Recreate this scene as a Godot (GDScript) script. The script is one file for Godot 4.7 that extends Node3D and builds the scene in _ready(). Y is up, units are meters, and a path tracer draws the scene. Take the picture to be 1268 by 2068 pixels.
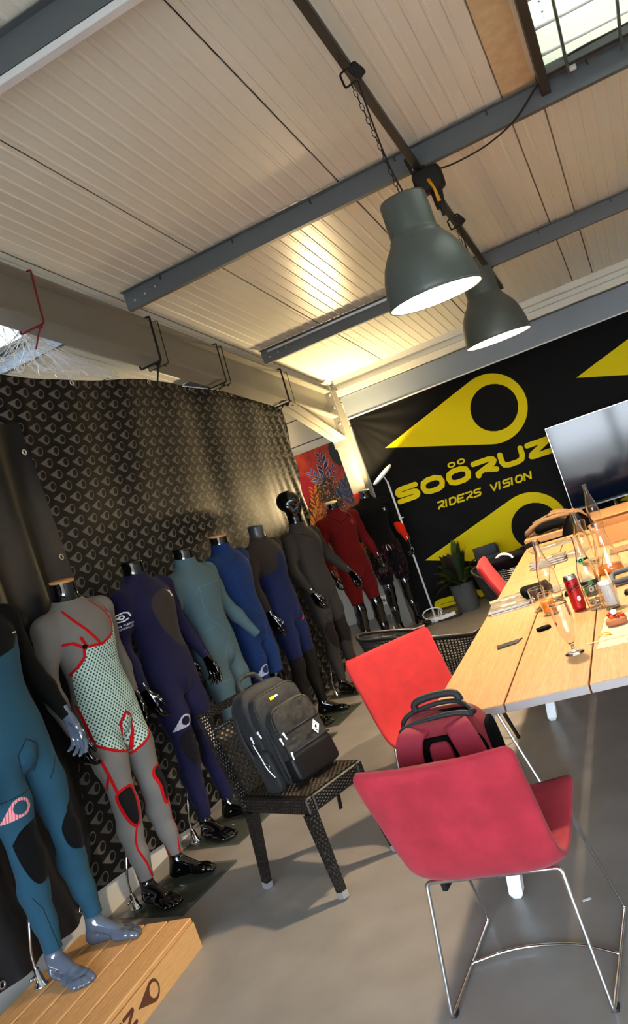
extends Node3D
# A wetsuit showroom under a sloped metal roof. x right, y up, depth d runs into the room (Godot z = -d). Units are metres.

const ROOF0 := 4.036   # roof underside height at d = 0
const SLOPE := 0.155   # fall of the roof per metre of depth
var rng := RandomNumberGenerator.new()
var used := {}
var M := {}
var _cyl := {}

func _ready():
	rng.seed = 7
	# ---- camera, sky, exposure
	var cam := Camera3D.new()
	cam.name = "camera"
	var bx := Vector3(0.8788, -0.3340, -0.3407).normalized()
	var by := Vector3(0.3060, 0.9420, -0.1350)
	by = (by - bx * by.dot(bx)).normalized()
	cam.transform = Transform3D(Basis(bx, by, bx.cross(by)), Vector3(0, 1.58, 0))
	cam.keep_aspect = Camera3D.KEEP_HEIGHT
	cam.fov = 63.16
	cam.near = 0.05
	cam.far = 100.0
	add_child(cam)
	cam.current = true
	var env := Environment.new()
	var sky := Sky.new()
	var sm := ProceduralSkyMaterial.new()
	sm.sky_top_color = Color(0.74, 0.82, 0.93)
	sm.sky_horizon_color = Color(0.90, 0.94, 0.98)
	sm.ground_horizon_color = Color(0.73, 0.74, 0.73)
	sm.ground_bottom_color = Color(0.62, 0.62, 0.60)
	sm.sky_energy_multiplier = 3.7
	sm.ground_energy_multiplier = 2.6
	sky.sky_material = sm
	env.background_mode = Environment.BG_SKY
	env.sky = sky
	env.tonemap_mode = Environment.TONE_MAPPER_LINEAR
	env.tonemap_exposure = 1.52
	env.sdfgi_enabled = true
	env.ssao_enabled = true
	env.ssil_enabled = true
	var we := WorldEnvironment.new()
	we.name = "world_environment"
	we.environment = env
	add_child(we)
	make_materials()
	make_room()
	make_steel()
	make_drapes()
	make_banner()
	make_lights()
	make_mannequins()
	make_furniture()
	make_table_things()
	make_small()

# ================================================================ naming
func numbered(called: String) -> String:
	if not used.has(called):
		used[called] = 0
		return called
	used[called] += 1
	return "%s_%03d" % [called, used[called]]

func V(x: float, y: float, d: float) -> Vector3:
	return Vector3(x, y, -d)

func roof_y(d: float, off := 0.0) -> float:
	return ROOF0 - SLOPE * d - off

func tag(o: Node, label: String, category: String, group := "") -> Node:
	o.set_meta("label", label)
	o.set_meta("category", category)
	if group != "":
		o.set_meta("group", group)
	return o

func thing(called: String, label: String, category: String, at := Vector3.ZERO, turn := 0.0, group := "") -> Node3D:
	var o := Node3D.new()
	o.name = numbered(called)
	add_child(o)
	o.position = at
	o.rotation.y = turn
	tag(o, label, category, group)
	return o

func obj(called: String, mesh: Mesh, m: Material, parent: Node = self, xf := Transform3D.IDENTITY) -> MeshInstance3D:
	var o := MeshInstance3D.new()
	o.name = numbered(called) if parent == self else called
	o.mesh = mesh
	o.set_surface_override_material(0, m)
	o.transform = xf
	o.cast_shadow = GeometryInstance3D.SHADOW_CASTING_SETTING_ON
	parent.add_child(o, true)
	return o

func struct(called: String, mesh: Mesh, m: Material, parent: Node = self, xf := Transform3D.IDENTITY) -> MeshInstance3D:
	var o := obj(called, mesh, m, parent, xf)
	if parent == self:
		o.set_meta("kind", "structure")
	return o

func stuff(called: String, mesh: Mesh, m: Material, parent: Node = self) -> MeshInstance3D:
	var o := obj(called, mesh, m, parent)
	o.set_meta("kind", "stuff")
	return o

func dup(root: Node3D, at: Vector3, turn: float, label := "", group := "") -> Node3D:
	var r: Node3D = root.duplicate()
	r.name = numbered(String(root.name).rstrip("_0123456789"))
	add_child(r)
	r.position = at
	r.rotation.y = turn
	if label != "":
		r.set_meta("label", label)
	if group != "":
		r.set_meta("group", group)
	return r

# ================================================================ mesh building (faces are given counter-clockwise seen from outside)
class MB:
	var st := SurfaceTool.new()
	func _init(smooth := false):
		st.begin(Mesh.PRIMITIVE_TRIANGLES)
		st.set_smooth_group(0 if smooth else -1)
	func smooth(on: bool):
		st.set_smooth_group(0 if on else -1)
	func tri(a: Vector3, b: Vector3, c: Vector3, ua := Vector2.ZERO, ub := Vector2.ZERO, uc := Vector2.ZERO):
		st.set_uv(ua)
		st.add_vertex(a)
		st.set_uv(uc)
		st.add_vertex(c)
		st.set_uv(ub)
		st.add_vertex(b)
	func quad(a: Vector3, b: Vector3, c: Vector3, d: Vector3, ua := Vector2(0, 0), ub := Vector2(1, 0), uc := Vector2(1, 1), ud := Vector2(0, 1)):
		tri(a, b, c, ua, ub, uc)
		tri(a, c, d, ua, uc, ud)
	# chamfered box; uv in metres along the two longer directions of each face
	func box(at: Vector3, size: Vector3, ch := 0.0, basis := Basis.IDENTITY, long_u := -1):
		var h := size * 0.5
		var c := minf(ch, minf(h.x, minf(h.y, h.z)) * 0.9)
		var ax := [Vector3(1, 0, 0), Vector3(0, 1, 0), Vector3(0, 0, 1)]
		for k in 3:
			for s in [-1.0, 1.0]:
				var n: Vector3 = ax[k] * s
				var u: Vector3 = ax[(k + 1) % 3]
				var v: Vector3 = ax[(k + 2) % 3] * s
				var hu := absf(u.dot(h)) - c
				var hv := absf(v.dot(h)) - c
				var o := n * absf(n.dot(h))
				var p := [o - u * hu - v * hv, o + u * hu - v * hv, o + u * hu + v * hv, o - u * hu + v * hv]
				var w := []
				for q in p:
					var uu: float = q.dot(u)
					var vv: float = q.dot(v)
					if long_u == (k + 2) % 3:
						w.append(Vector2(vv, uu))
					else:
						w.append(Vector2(uu, vv))
				quad(at + basis * p[0], at + basis * p[1], at + basis * p[2], at + basis * p[3], w[0], w[1], w[2], w[3])
		if c <= 0.0:
			return
		for k in 3:   # edges along axis k
			var a: Vector3 = ax[k]
			var u: Vector3 = ax[(k + 1) % 3]
			var v: Vector3 = ax[(k + 2) % 3]
			var l := absf(a.dot(h)) - c
			var hu := absf(u.dot(h))
			var hv := absf(v.dot(h))
			for su in [-1.0, 1.0]:
				for sv in [-1.0, 1.0]:
					var e1: Vector3 = u * su * hu + v * sv * (hv - c)
					var e2: Vector3 = u * su * (hu - c) + v * sv * hv
					var q := [e1 - a * l, e1 + a * l, e2 + a * l, e2 - a * l]
					if su * sv > 0.0:
						q.reverse()
					quad(at + basis * q[0], at + basis * q[1], at + basis * q[2], at + basis * q[3])
		for sx in [-1.0, 1.0]:
			for sy in [-1.0, 1.0]:
				for sz in [-1.0, 1.0]:
					var s := Vector3(sx, sy, sz)
					var p0 := Vector3(h.x, h.y - c, h.z - c) * s
					var p1 := Vector3(h.x - c, h.y, h.z - c) * s
					var p2 := Vector3(h.x - c, h.y - c, h.z) * s
					if sx * sy * sz > 0.0:
						tri(at + basis * p0, at + basis * p1, at + basis * p2)
					else:
						tri(at + basis * p0, at + basis * p2, at + basis * p1)
	func tube(pts: Array, radius, sides := 8, closed := false, flat_ratio := 1.0, up_hint := Vector3.UP):
		var n := pts.size()
		var rings := []
		var ref := Vector3.ZERO
		var run := 0.0
		for i in n:
			var a: Vector3 = pts[(i - 1 + n) % n] if (i > 0 or closed) else pts[0]
			var b: Vector3 = pts[(i + 1) % n] if (i < n - 1 or closed) else pts[n - 1]
			var t := (b - a).normalized()
			if ref == Vector3.ZERO:
				ref = up_hint if absf(t.dot(up_hint)) < 0.95 else Vector3(1, 0, 0.2).normalized()
			var nn := (ref - t * ref.dot(t)).normalized()
			ref = nn
			var bb := t.cross(nn)
			var r: float = radius[i] if radius is Array else radius
			if i > 0:
				run += (pts[i] - pts[i - 1]).length()
			var ring := []
			for k in sides:
				var an := TAU * k / sides
				ring.append(pts[i] + (nn * cos(an) * flat_ratio + bb * sin(an)) * r)
			rings.append([ring, run, r])
		var m := n if closed else n - 1
		for i in m:
			var A = rings[i]
			var B = rings[(i + 1) % n]
			for k in sides:
				var k2 := (k + 1) % sides
				var c0: float = float(k) / sides * TAU * A[2]
				var c1: float = float(k + 1) / sides * TAU * A[2]
				quad(A[0][k], A[0][k2], B[0][k2], B[0][k], Vector2(A[1], c0), Vector2(A[1], c1), Vector2(B[1], c1), Vector2(B[1], c0))
		if not closed:
			for e in [0, n - 1]:
				var R: Array = rings[e][0]
				for k in sides:
					var k2 := (k + 1) % sides
					if e == 0:
						tri(pts[e], R[k2], R[k])
					else:
						tri(pts[e], R[k], R[k2])
	# profile of (radius, height), turned round the y axis of xf
	func lathe(prof: Array, segs := 24, xf := Transform3D.IDENTITY, from := 0.0, to := TAU):
		for i in prof.size() - 1:
			var p: Vector2 = prof[i]
			var q: Vector2 = prof[i + 1]
			for k in segs:
				var a0 := from + (to - from) * k / segs
				var a1 := from + (to - from) * (k + 1) / segs
				var P0 := xf * Vector3(p.x * sin(a0), p.y, p.x * cos(a0))
				var P1 := xf * Vector3(p.x * sin(a1), p.y, p.x * cos(a1))
				var Q0 := xf * Vector3(q.x * sin(a0), q.y, q.x * cos(a0))
				var Q1 := xf * Vector3(q.x * sin(a1), q.y, q.x * cos(a1))
				var u0 := float(k) / segs
				var u1 := float(k + 1) / segs
				if p.x > 1e-6:
					tri(P0, P1, Q1, Vector2(u0, p.y), Vector2(u1, p.y), Vector2(u1, q.y))
				if q.x > 1e-6:
					tri(P0, Q1, Q0, Vector2(u0, p.y), Vector2(u1, q.y), Vector2(u0, q.y))
	# sheet through f(u, v), u and v in 0..1
	func sheet(nu: int, nv: int, f: Callable, uvf = null):
		var P := []
		var W := []
		for j in nv + 1:
			for i in nu + 1:
				var u := float(i) / nu
				var v := float(j) / nv
				P.append(f.call(u, v))
				W.append(uvf.call(u, v) if uvf != null else Vector2(u, 1.0 - v))
		for j in nv:
			for i in nu:
				var a := j * (nu + 1) + i
				var b := a + 1
				var c := a + nu + 2
				var d := a + nu + 1
				quad(P[a], P[b], P[c], P[d], W[a], W[b], W[c], W[d])
	# prism of a polygon (x, y), from z = 0 to z = depth in xf
	func prism(poly: PackedVector2Array, depth: float, xf := Transform3D.IDENTITY):
		var q := poly
		if Geometry2D.is_polygon_clockwise(q):
			q = q.duplicate()
			q.reverse()
		var t := Geometry2D.triangulate_polygon(q)
		for i in range(0, t.size(), 3):
			var a := q[t[i]]
			var b := q[t[i + 1]]
			var c := q[t[i + 2]]
			if (b - a).cross(c - a) < 0.0:
				var s := b
				b = c
				c = s
			tri(xf * Vector3(a.x, a.y, depth), xf * Vector3(b.x, b.y, depth), xf * Vector3(c.x, c.y, depth), a, b, c)
			tri(xf * Vector3(a.x, a.y, 0), xf * Vector3(c.x, c.y, 0), xf * Vector3(b.x, b.y, 0), a, c, b)
		var n := q.size()
		for i in n:
			var a := q[i]
			var b := q[(i + 1) % n]
			quad(xf * Vector3(a.x, a.y, 0), xf * Vector3(b.x, b.y, 0), xf * Vector3(b.x, b.y, depth), xf * Vector3(a.x, a.y, depth))
	func done() -> ArrayMesh:
		st.generate_normals()
		return st.commit()

func box_mesh(size: Vector3, ch := 0.0, long_u := -1) -> ArrayMesh:
	var key := "%s %f %d" % [size, ch, long_u]
	if not _cyl.has(key):
		var b := MB.new()
		b.box(Vector3.ZERO, size, ch, Basis.IDENTITY, long_u)
		_cyl[key] = b.done()
	return _cyl[key]

func tube_mesh(pts: Array, radius, sides := 8, closed := false, flat_ratio := 1.0, up_hint := Vector3.UP) -> ArrayMesh:
	var b := MB.new(true)
	b.tube(pts, radius, sides, closed, flat_ratio, up_hint)
	return b.done()

func lathe_mesh(prof: Array, segs := 24) -> ArrayMesh:
	var b := MB.new(true)
	b.lathe(prof, segs)
	return b.done()

# a smooth curve through points
func curve(pts: Array, steps := 6, closed := false) -> Array:
	var out := []
	var n := pts.size()
	var m := n if closed else n - 1
	for i in m:
		var p0: Vector3 = pts[(i - 1 + n) % n] if (closed or i > 0) else pts[0]
		var p1: Vector3 = pts[i]
		var p2: Vector3 = pts[(i + 1) % n]
		var p3: Vector3 = pts[(i + 2) % n] if (closed or i < n - 2) else pts[n - 1]
		for s in steps:
			out.append(p1.cubic_interpolate(p2, p0, p3, float(s) / steps))
	if not closed:
		out.append(pts[n - 1])
	return out

# polyline with rounded corners of radius r
func bent(pts: Array, r: float, steps := 5, closed := false) -> Array:
	var out := []
	var n := pts.size()
	for i in n:
		if not closed and (i == 0 or i == n - 1):
			out.append(pts[i])
			continue
		var p: Vector3 = pts[i]
		var a: Vector3 = pts[(i - 1 + n) % n]
		var b: Vector3 = pts[(i + 1) % n]
		var ra := minf(r, (a - p).length() * 0.45)
		var rb := minf(r, (b - p).length() * 0.45)
		var s := p + (a - p).normalized() * ra
		var e := p + (b - p).normalized() * rb
		for k in steps + 1:
			var t := float(k) / steps
			out.append(s.lerp(p, t).lerp(p.lerp(e, t), t))
	return out

func table1(ks: Array, x: float) -> float:   # piecewise linear lookup in [[x, y], ...]
	if x <= ks[0][0]:
		return ks[0][1]
	for i in ks.size() - 1:
		if x <= ks[i + 1][0]:
			return lerpf(ks[i][1], ks[i + 1][1], (x - ks[i][0]) / (ks[i + 1][0] - ks[i][0]))
	return ks[ks.size() - 1][1]

# ================================================================ painting on images: print, weave and dye
class Painter:
	var img: Image
	var lo: Vector2
	var k: Vector2
	var h: int
	func _init(w: int, hh: int, a: Vector2, b: Vector2, c: Color):
		img = Image.create_empty(w, hh, true, Image.FORMAT_RGBA8)
		img.fill(c)
		lo = a
		h = hh
		k = Vector2(w / (b.x - a.x), hh / (b.y - a.y))
	func px(p: Vector2) -> Vector2:
		return Vector2((p.x - lo.x) * k.x, h - (p.y - lo.y) * k.y)
	func polys(list: Array, c: Color):   # even-odd fill of several outlines at once
		var edges := []
		var y0 := 1e9
		var y1 := -1e9
		for poly in list:
			var n: int = poly.size()
			for i in n:
				var a := px(poly[i])
				var b := px(poly[(i + 1) % n])
				y0 = minf(y0, a.y)
				y1 = maxf(y1, a.y)
				if a.y != b.y:
					edges.append([minf(a.y, b.y), maxf(a.y, b.y), a, b])
		for y in range(maxi(0, floori(y0)), mini(h, ceili(y1) + 1)):
			var yc := y + 0.5
			var xs := PackedFloat32Array()
			for e in edges:
				if yc >= e[0] and yc < e[1]:
					xs.append(e[2].x + (e[3].x - e[2].x) * (yc - e[2].y) / (e[3].y - e[2].y))
			xs.sort()
			for i in range(0, xs.size() - 1, 2):
				var x0 := roundi(xs[i])
				var x1 := roundi(xs[i + 1])
				if x1 > x0:
					img.fill_rect(Rect2i(x0, y, x1 - x0, 1), c)
	func poly(p: Array, c: Color):
		polys([p], c)
	func disc(at: Vector2, rx: float, ry: float, c: Color, turn := 0.0):
		poly(ell(at, rx, ry, turn), c)
	static func ell(at: Vector2, rx: float, ry: float, turn := 0.0, n := 28) -> Array:
		var o := []
		for i in n:
			o.append(at + Vector2(cos(TAU * i / n) * rx, sin(TAU * i / n) * ry).rotated(turn))
		return o
	func line(p: Array, w: float, c: Color, round_ends := true):
		for i in p.size() - 1:
			var a: Vector2 = p[i]
			var b: Vector2 = p[i + 1]
			var n := (b - a).normalized().orthogonal() * w * 0.5
			poly([a + n, b + n, b - n, a - n], c)
			if round_ends or i > 0:
				disc(a, w * 0.5, w * 0.5, c)
		if round_ends:
			disc(p[p.size() - 1], w * 0.5, w * 0.5, c)
	# the drop emblem: a round end with a hole, drawn out to a point
	static func drop(at: Vector2, r: float, length: float, turn: float) -> Array:
		var o := []
		var a := acos(r / length)
		for i in 29:
			var t := PI - a - (TAU - 2.0 * a) * i / 28.0
			o.append(at + (Vector2(cos(t), sin(t)) * r).rotated(turn))
		o.append(at + Vector2(-length, 0).rotated(turn))
		return o
	func emblem(at: Vector2, r: float, length: float, turn: float, c: Color, hole: float, off := Vector2.ZERO):
		polys([drop(at, r, length, turn), ell(at + off.rotated(turn), hole, hole)], c)
	func text(s: String, at: Vector2, size: Vector2, gap: float, w: float, c: Color, slant := 0.0, turn := 0.0):
		var x := 0.0
		for ch in s:
			var g = GLYPHS.get(ch)
			if g != null:
				for stroke in g:
					var pts := []
					for q in stroke:
						pts.append(at + Vector2(x + q[0] * size.x + q[1] * size.y * slant, q[1] * size.y).rotated(turn))
					line(pts, w, c)
			x += (size.x if ch != "I" else w) + gap
	func tex() -> ImageTexture:
		img.generate_mipmaps()
		return ImageTexture.create_from_image(img)
	const GLYPHS := {
		"S": [[[1, 1], [0.2, 1], [0.03, 0.9], [0, 0.75], [0.05, 0.58], [0.2, 0.52], [0.8, 0.5], [0.96, 0.42], [1, 0.25], [0.95, 0.08], [0.8, 0], [0, 0]]],
		"O": [[[0.3, 1], [0.7, 1], [0.93, 0.85], [1, 0.5], [0.93, 0.15], [0.7, 0], [0.3, 0], [0.07, 0.15], [0, 0.5], [0.07, 0.85], [0.3, 1]]],
		"R": [[[0, 1], [0.75, 1], [0.95, 0.92], [1, 0.75], [0.93, 0.58], [0.75, 0.5], [0.1, 0.12], [0.1, -0.05]], [[0.45, 0.3], [1, 0.02]]],
		"U": [[[0, 1], [0, 0.4], [0.08, 0.12], [0.3, 0], [0.7, 0], [0.92, 0.12], [1, 0.4], [1, 1]]],
		"Z": [[[0, 1], [0.95, 1], [0.95, 0.9], [0.1, 0.2], [0.05, 0.05], [0.2, 0], [1, 0]]],
		"I": [[[0, 0], [0, 1]]],
		"D": [[[0, 0], [0, 1], [0.6, 1], [0.95, 0.8], [1, 0.5], [0.95, 0.2], [0.6, 0], [0, 0]]],
		"E": [[[1, 1], [0, 1], [0, 0], [1, 0]], [[0, 0.5], [0.8, 0.5]]],
		"V": [[[0, 1], [0.5, 0], [1, 1]]],
		"N": [[[0, 0], [0, 1], [1, 0], [1, 1]]],
		"C": [[[1, 1], [0.3, 1], [0.05, 0.85], [0, 0.5], [0.05, 0.15], [0.3, 0], [1, 0]]],
		"A": [[[0, 0], [0.5, 1], [1, 0]], [[0.2, 0.35], [0.8, 0.35]]],
		"P": [[[0, 0], [0, 1], [0.8, 1], [1, 0.78], [0.8, 0.5], [0, 0.5]]],
		"T": [[[0, 1], [1, 1]], [[0.5, 1], [0.5, 0]]],
		"Q": [[[0.9, 1.0], [0.5, 1.15], [0.1, 0.8], [0, 0.4], [0.15, 0.05], [0.5, -0.05], [0.9, 0.2]], [[0.9, 1.0], [1.05, 0.85]]],
		"o": [[[0.5, 0.6], [0.15, 0.5], [0, 0.25], [0.2, 0], [0.6, 0], [0.85, 0.25], [0.75, 0.5], [0.5, 0.6], [1, 0.5]]],
		"c": [[[0.8, 0.5], [0.4, 0.6], [0.05, 0.3], [0.2, 0], [0.6, 0], [1, 0.2]]],
		"a": [[[0.8, 0.55], [0.3, 0.6], [0, 0.3], [0.2, 0], [0.55, 0.05], [0.8, 0.55], [0.75, 0.1], [1, 0]]],
	}

# ================================================================ materials
func mat(c: Color, rough := 0.6, metal := 0.0, spec := 0.5) -> StandardMaterial3D:
	var m := StandardMaterial3D.new()
	m.albedo_color = c
	m.roughness = rough
	m.metallic = metal
	m.metallic_specular = spec
	return m

func noise(seed_: int, freq: float, octaves := 4) -> FastNoiseLite:
	var n := FastNoiseLite.new()
	n.seed = seed_
	n.noise_type = FastNoiseLite.TYPE_SIMPLEX_SMOOTH
	n.frequency = freq
	n.fractal_octaves = octaves
	return n

# grey noise picture mapped between two colours
func speckle(seed_: int, w: int, h: int, freq: float, a: Color, b: Color, octaves := 4) -> Image:
	var g := noise(seed_, freq, octaves).get_seamless_image(w, h)
	g.convert(Image.FORMAT_L8)
	var d := g.get_data()
	var out := PackedByteArray()
	out.resize(d.size() * 3)
	for i in d.size():
		var c := a.lerp(b, d[i] / 255.0)
		out[i * 3] = c.r8
		out[i * 3 + 1] = c.g8
		out[i * 3 + 2] = c.b8
	return Image.create_from_data(w, h, false, Image.FORMAT_RGB8, out)

func tex(img: Image) -> ImageTexture:
	img.generate_mipmaps()
	return ImageTexture.create_from_image(img)

func bump(seed_: int, size: int, freq: float, strength: float, octaves := 3) -> ImageTexture:
	var g := noise(seed_, freq, octaves).get_seamless_image(size, size)
	g.convert(Image.FORMAT_RGBA8)
	g.bump_map_to_normal_map(strength)
	return tex(g)

func tri_map(m: StandardMaterial3D, scale: float, world := false):
	m.uv1_triplanar = true
	m.uv1_world_triplanar = world
	m.uv1_scale = Vector3.ONE * scale

func wood_image(seed_: int, light: Color, dark: Color, wide := 96, tall := 96) -> Image:
	# long soft streaks: coarse grain stretched along u
	var a := noise(seed_, 0.022, 3).get_seamless_image(tall, 512)
	var b := noise(seed_ + 9, 0.12, 2).get_seamless_image(24, 512)
	a.resize(512, 512, Image.INTERPOLATE_CUBIC)
	b.resize(512, 512, Image.INTERPOLATE_CUBIC)
	a.convert(Image.FORMAT_L8)
	b.convert(Image.FORMAT_L8)
	var da := a.get_data()
	var db := b.get_data()
	var out := PackedByteArray()
	out.resize(512 * 512 * 3)
	for i in da.size():
		var t := da[i] / 255.0
		t = absf(fposmod(t * 7.0, 1.0) - 0.5) * 1.1 + (db[i] / 255.0 - 0.5) * 0.7
		var c := dark.lerp(light, clampf(t + 0.25, 0.0, 1.0))
		out[i * 3] = c.r8
		out[i * 3 + 1] = c.g8
		out[i * 3 + 2] = c.b8
	return Image.create_from_data(512, 512, false, Image.FORMAT_RGB8, out)

func pane(c: Color, alpha: float) -> StandardMaterial3D:
	var m := mat(Color(c, alpha), 0.02)
	m.transparency = BaseMaterial3D.TRANSPARENCY_ALPHA
	return m

func make_materials():
	M.floor = mat(Color.WHITE, 0.42)
	M.floor.albedo_texture = tex(speckle(3, 512, 512, 0.012, Color(0.465, 0.44, 0.41), Color(0.53, 0.505, 0.475), 6))
	M.floor.normal_enabled = true
	M.floor.normal_texture = bump(31, 256, 0.05, 1.5)
	M.floor.normal_scale = 0.12
	tri_map(M.floor, 0.5, true)
	M.ceiling = mat(Color(0.88, 0.875, 0.83), 0.28)
	M.roof_top = mat(Color(0.5, 0.5, 0.5), 0.8)
	M.white_wall = mat(Color(0.86, 0.85, 0.81), 0.7)
	M.grey_wall = mat(Color(0.62, 0.63, 0.62), 0.7)
	M.joint = mat(Color(0.45, 0.44, 0.42), 0.8)
	M.fascia = mat(Color(0.50, 0.54, 0.58), 0.5)
	M.eave = mat(Color(0.86, 0.85, 0.80), 0.45)
	M.skirting = mat(Color(0.40, 0.40, 0.39), 0.6)
	M.purlin = mat(Color(0.35, 0.375, 0.395), 0.5)
	M.rafter = mat(Color(0.50, 0.49, 0.455), 0.55)
	M.dark_steel = mat(Color(0.15, 0.15, 0.15), 0.5)
	M.steel = mat(Color(0.75, 0.75, 0.74), 0.25, 1.0)
	M.chrome = mat(Color(0.88, 0.88, 0.88), 0.08, 1.0)
	M.bolt = mat(Color(0.8, 0.8, 0.8), 0.3, 0.8)
	M.white_metal = mat(Color(0.86, 0.88, 0.90), 0.35)
	M.tan = mat(Color.WHITE, 0.85)
	M.tan.albedo_texture = tex(speckle(41, 256, 256, 0.03, Color(0.78, 0.68, 0.53), Color(0.88, 0.79, 0.64), 5))
	tri_map(M.tan, 1.4)
	M.glass = pane(Color(0.85, 0.92, 0.95), 0.10)
	M.dome = mat(Color(0.60, 0.58, 0.49), 0.6)
	M.dome.backlight_enabled = true
	M.dome.backlight = Color(0.66, 0.64, 0.53)
	M.plate_glass = pane(Color(0.22, 0.27, 0.22), 0.30)
	M.vessel = pane(Color(0.97, 0.98, 0.98), 0.0)
	M.vessel.refraction_enabled = true
	M.vessel.refraction_scale = 0.04
	M.vessel.roughness = 0.04
	M.vessel.cull_mode = BaseMaterial3D.CULL_DISABLED
	M.black = mat(Color(0.03, 0.03, 0.031), 0.5, 0.0, 0.35)
	M.black_cloth = mat(Color(0.03, 0.03, 0.032), 0.9, 0.0, 0.15)
	M.rubber = mat(Color(0.03, 0.03, 0.03), 0.7)
	M.gloss_black = mat(Color(0.012, 0.012, 0.013), 0.06, 0.0, 0.6)
	M.gloss_grey = mat(Color(0.28, 0.31, 0.36), 0.06, 0.0, 0.65)
	M.grey_skin = mat(Color(0.16, 0.19, 0.21), 0.35)
	M.wood_cap = mat(Color(0.72, 0.50, 0.28), 0.5)
	M.pale_cap = mat(Color(0.85, 0.80, 0.62), 0.5)
	M.white = mat(Color(0.88, 0.88, 0.87), 0.5)
	M.pallet = []
	for i in 3:
		var w := mat(Color.WHITE, 0.6)
		w.albedo_texture = tex(wood_image(70 + i, Color(0.80, 0.62, 0.40), Color(0.66, 0.46, 0.26)))
		w.uv1_scale = Vector3(1.1, 2.5, 1)
		M.pallet.append(w)
	M.table = []
	for i in 3:
		var w := mat(Color.WHITE, 0.42)
		w.albedo_texture = tex(wood_image(90 + i, Color(0.74, 0.56, 0.37), Color(0.64, 0.455, 0.27)))
		w.uv1_scale = Vector3(0.45, 1.2, 1)
		M.table.append(w)
	M.table_edge = mat(Color(0.58, 0.55, 0.53), 0.5)
	M.board = mat(Color.WHITE, 0.55)
	M.board.albedo_texture = M.table[1].albedo_texture
	M.board.uv1_scale = Vector3(0.5, 1.0, 1)
	M.red = mat(Color.WHITE, 0.85)
	M.red.albedo_texture = tex(speckle(12, 256, 256, 0.02, Color(0.58, 0.055, 0.06), Color(0.67, 0.075, 0.075), 5))
	M.red.rim_enabled = true
	M.red.rim = 0.12
	M.red.normal_enabled = true
	M.red.normal_texture = bump(13, 256, 0.2, 2.0)
	M.red.normal_scale = 0.2
	tri_map(M.red, 2.5)
	M.red_dust = M.red.duplicate()
	M.red_dust.albedo_texture = tex(speckle(17, 256, 256, 0.014, Color(0.50, 0.025, 0.09), Color(0.64, 0.11, 0.18), 6))
	M.orange_juice = mat(Color(0.95, 0.50, 0.03), 0.3)
	M.pot = mat(Color(0.23, 0.24, 0.24), 0.7)
	M.soil = mat(Color(0.08, 0.06, 0.05), 0.95)
	M.leaf = mat(Color(0.10, 0.17, 0.07), 0.45)
	M.leaf_dark = mat(Color(0.13, 0.07, 0.07), 0.45)
	M.leaf_light = mat(Color(0.26, 0.32, 0.12), 0.45)
	M.paper = mat(Color(0.84, 0.83, 0.80), 0.6)
	M.card = mat(Color(0.66, 0.46, 0.26), 0.8)
	M.beige_cloth = mat(Color(0.50, 0.37, 0.24), 0.95)
	M.wicker = weave_mat()
	M.perforated = mat(Color(0.06, 0.055, 0.05), 0.4)
	M.lamp_shell = mat(Color(0.28, 0.305, 0.285), 0.40)
	M.lamp_inside = mat(Color(0.92, 0.91, 0.88), 0.6)
	M.bulb = mat(Color.WHITE, 0.5)
	M.bulb.emission_enabled = true
	M.bulb.emission = Color(1.0, 0.86, 0.66)
	M.bulb.emission_energy_multiplier = 30.0
	M.disc_light = mat(Color.WHITE, 0.5)
	M.disc_light.emission_enabled = true
	M.disc_light.emission = Color(1.0, 0.87, 0.62)
	M.disc_light.emission_energy_multiplier = 12.0
	M.neoprene_bump = bump(55, 256, 0.35, 2.5, 2)

func weave_mat() -> StandardMaterial3D:
	# flat plastic strands going over and under: height for the relief, a little tone per strand
	var n := 64
	var hgt := Image.create_empty(n, n, false, Image.FORMAT_RGBA8)
	var col := Image.create_empty(n, n, false, Image.FORMAT_RGB8)
	for y in n:
		for x in n:
			var cx := x / 32
			var cy := y / 16
			var over := (cx + cy) % 2 == 0
			var fx := (x % 32) / 32.0
			var fy := (y % 16) / 16.0
			var v := 0.0
			if over:
				v = sin(PI * fx) * (0.55 + 0.45 * sqrt(maxf(0.0, sin(PI * fy))))
			else:
				v = 0.35 * sqrt(maxf(0.0, sin(PI * fx))) * (0.3 + 0.7 * absf(cos(PI * fy)))
			hgt.set_pixel(x, y, Color(v, v, v))
			col.set_pixel(x, y, Color(0.10, 0.085, 0.07) if over else Color(0.055, 0.05, 0.045))
	hgt.bump_map_to_normal_map(6.0)
	var m := mat(Color.WHITE, 0.25)
	m.albedo_texture = tex(col)
	m.normal_enabled = true
	m.normal_texture = tex(hgt)
	m.normal_scale = 1.0
	m.uv1_scale = Vector3(34, 34, 1)
	return m

# ================================================================ the room
func slab(called: String, at: Vector3, size: Vector3, m: Material, parent: Node = self) -> MeshInstance3D:
	return struct(called, box_mesh(size), m, parent, Transform3D(Basis.IDENTITY, at))

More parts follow.
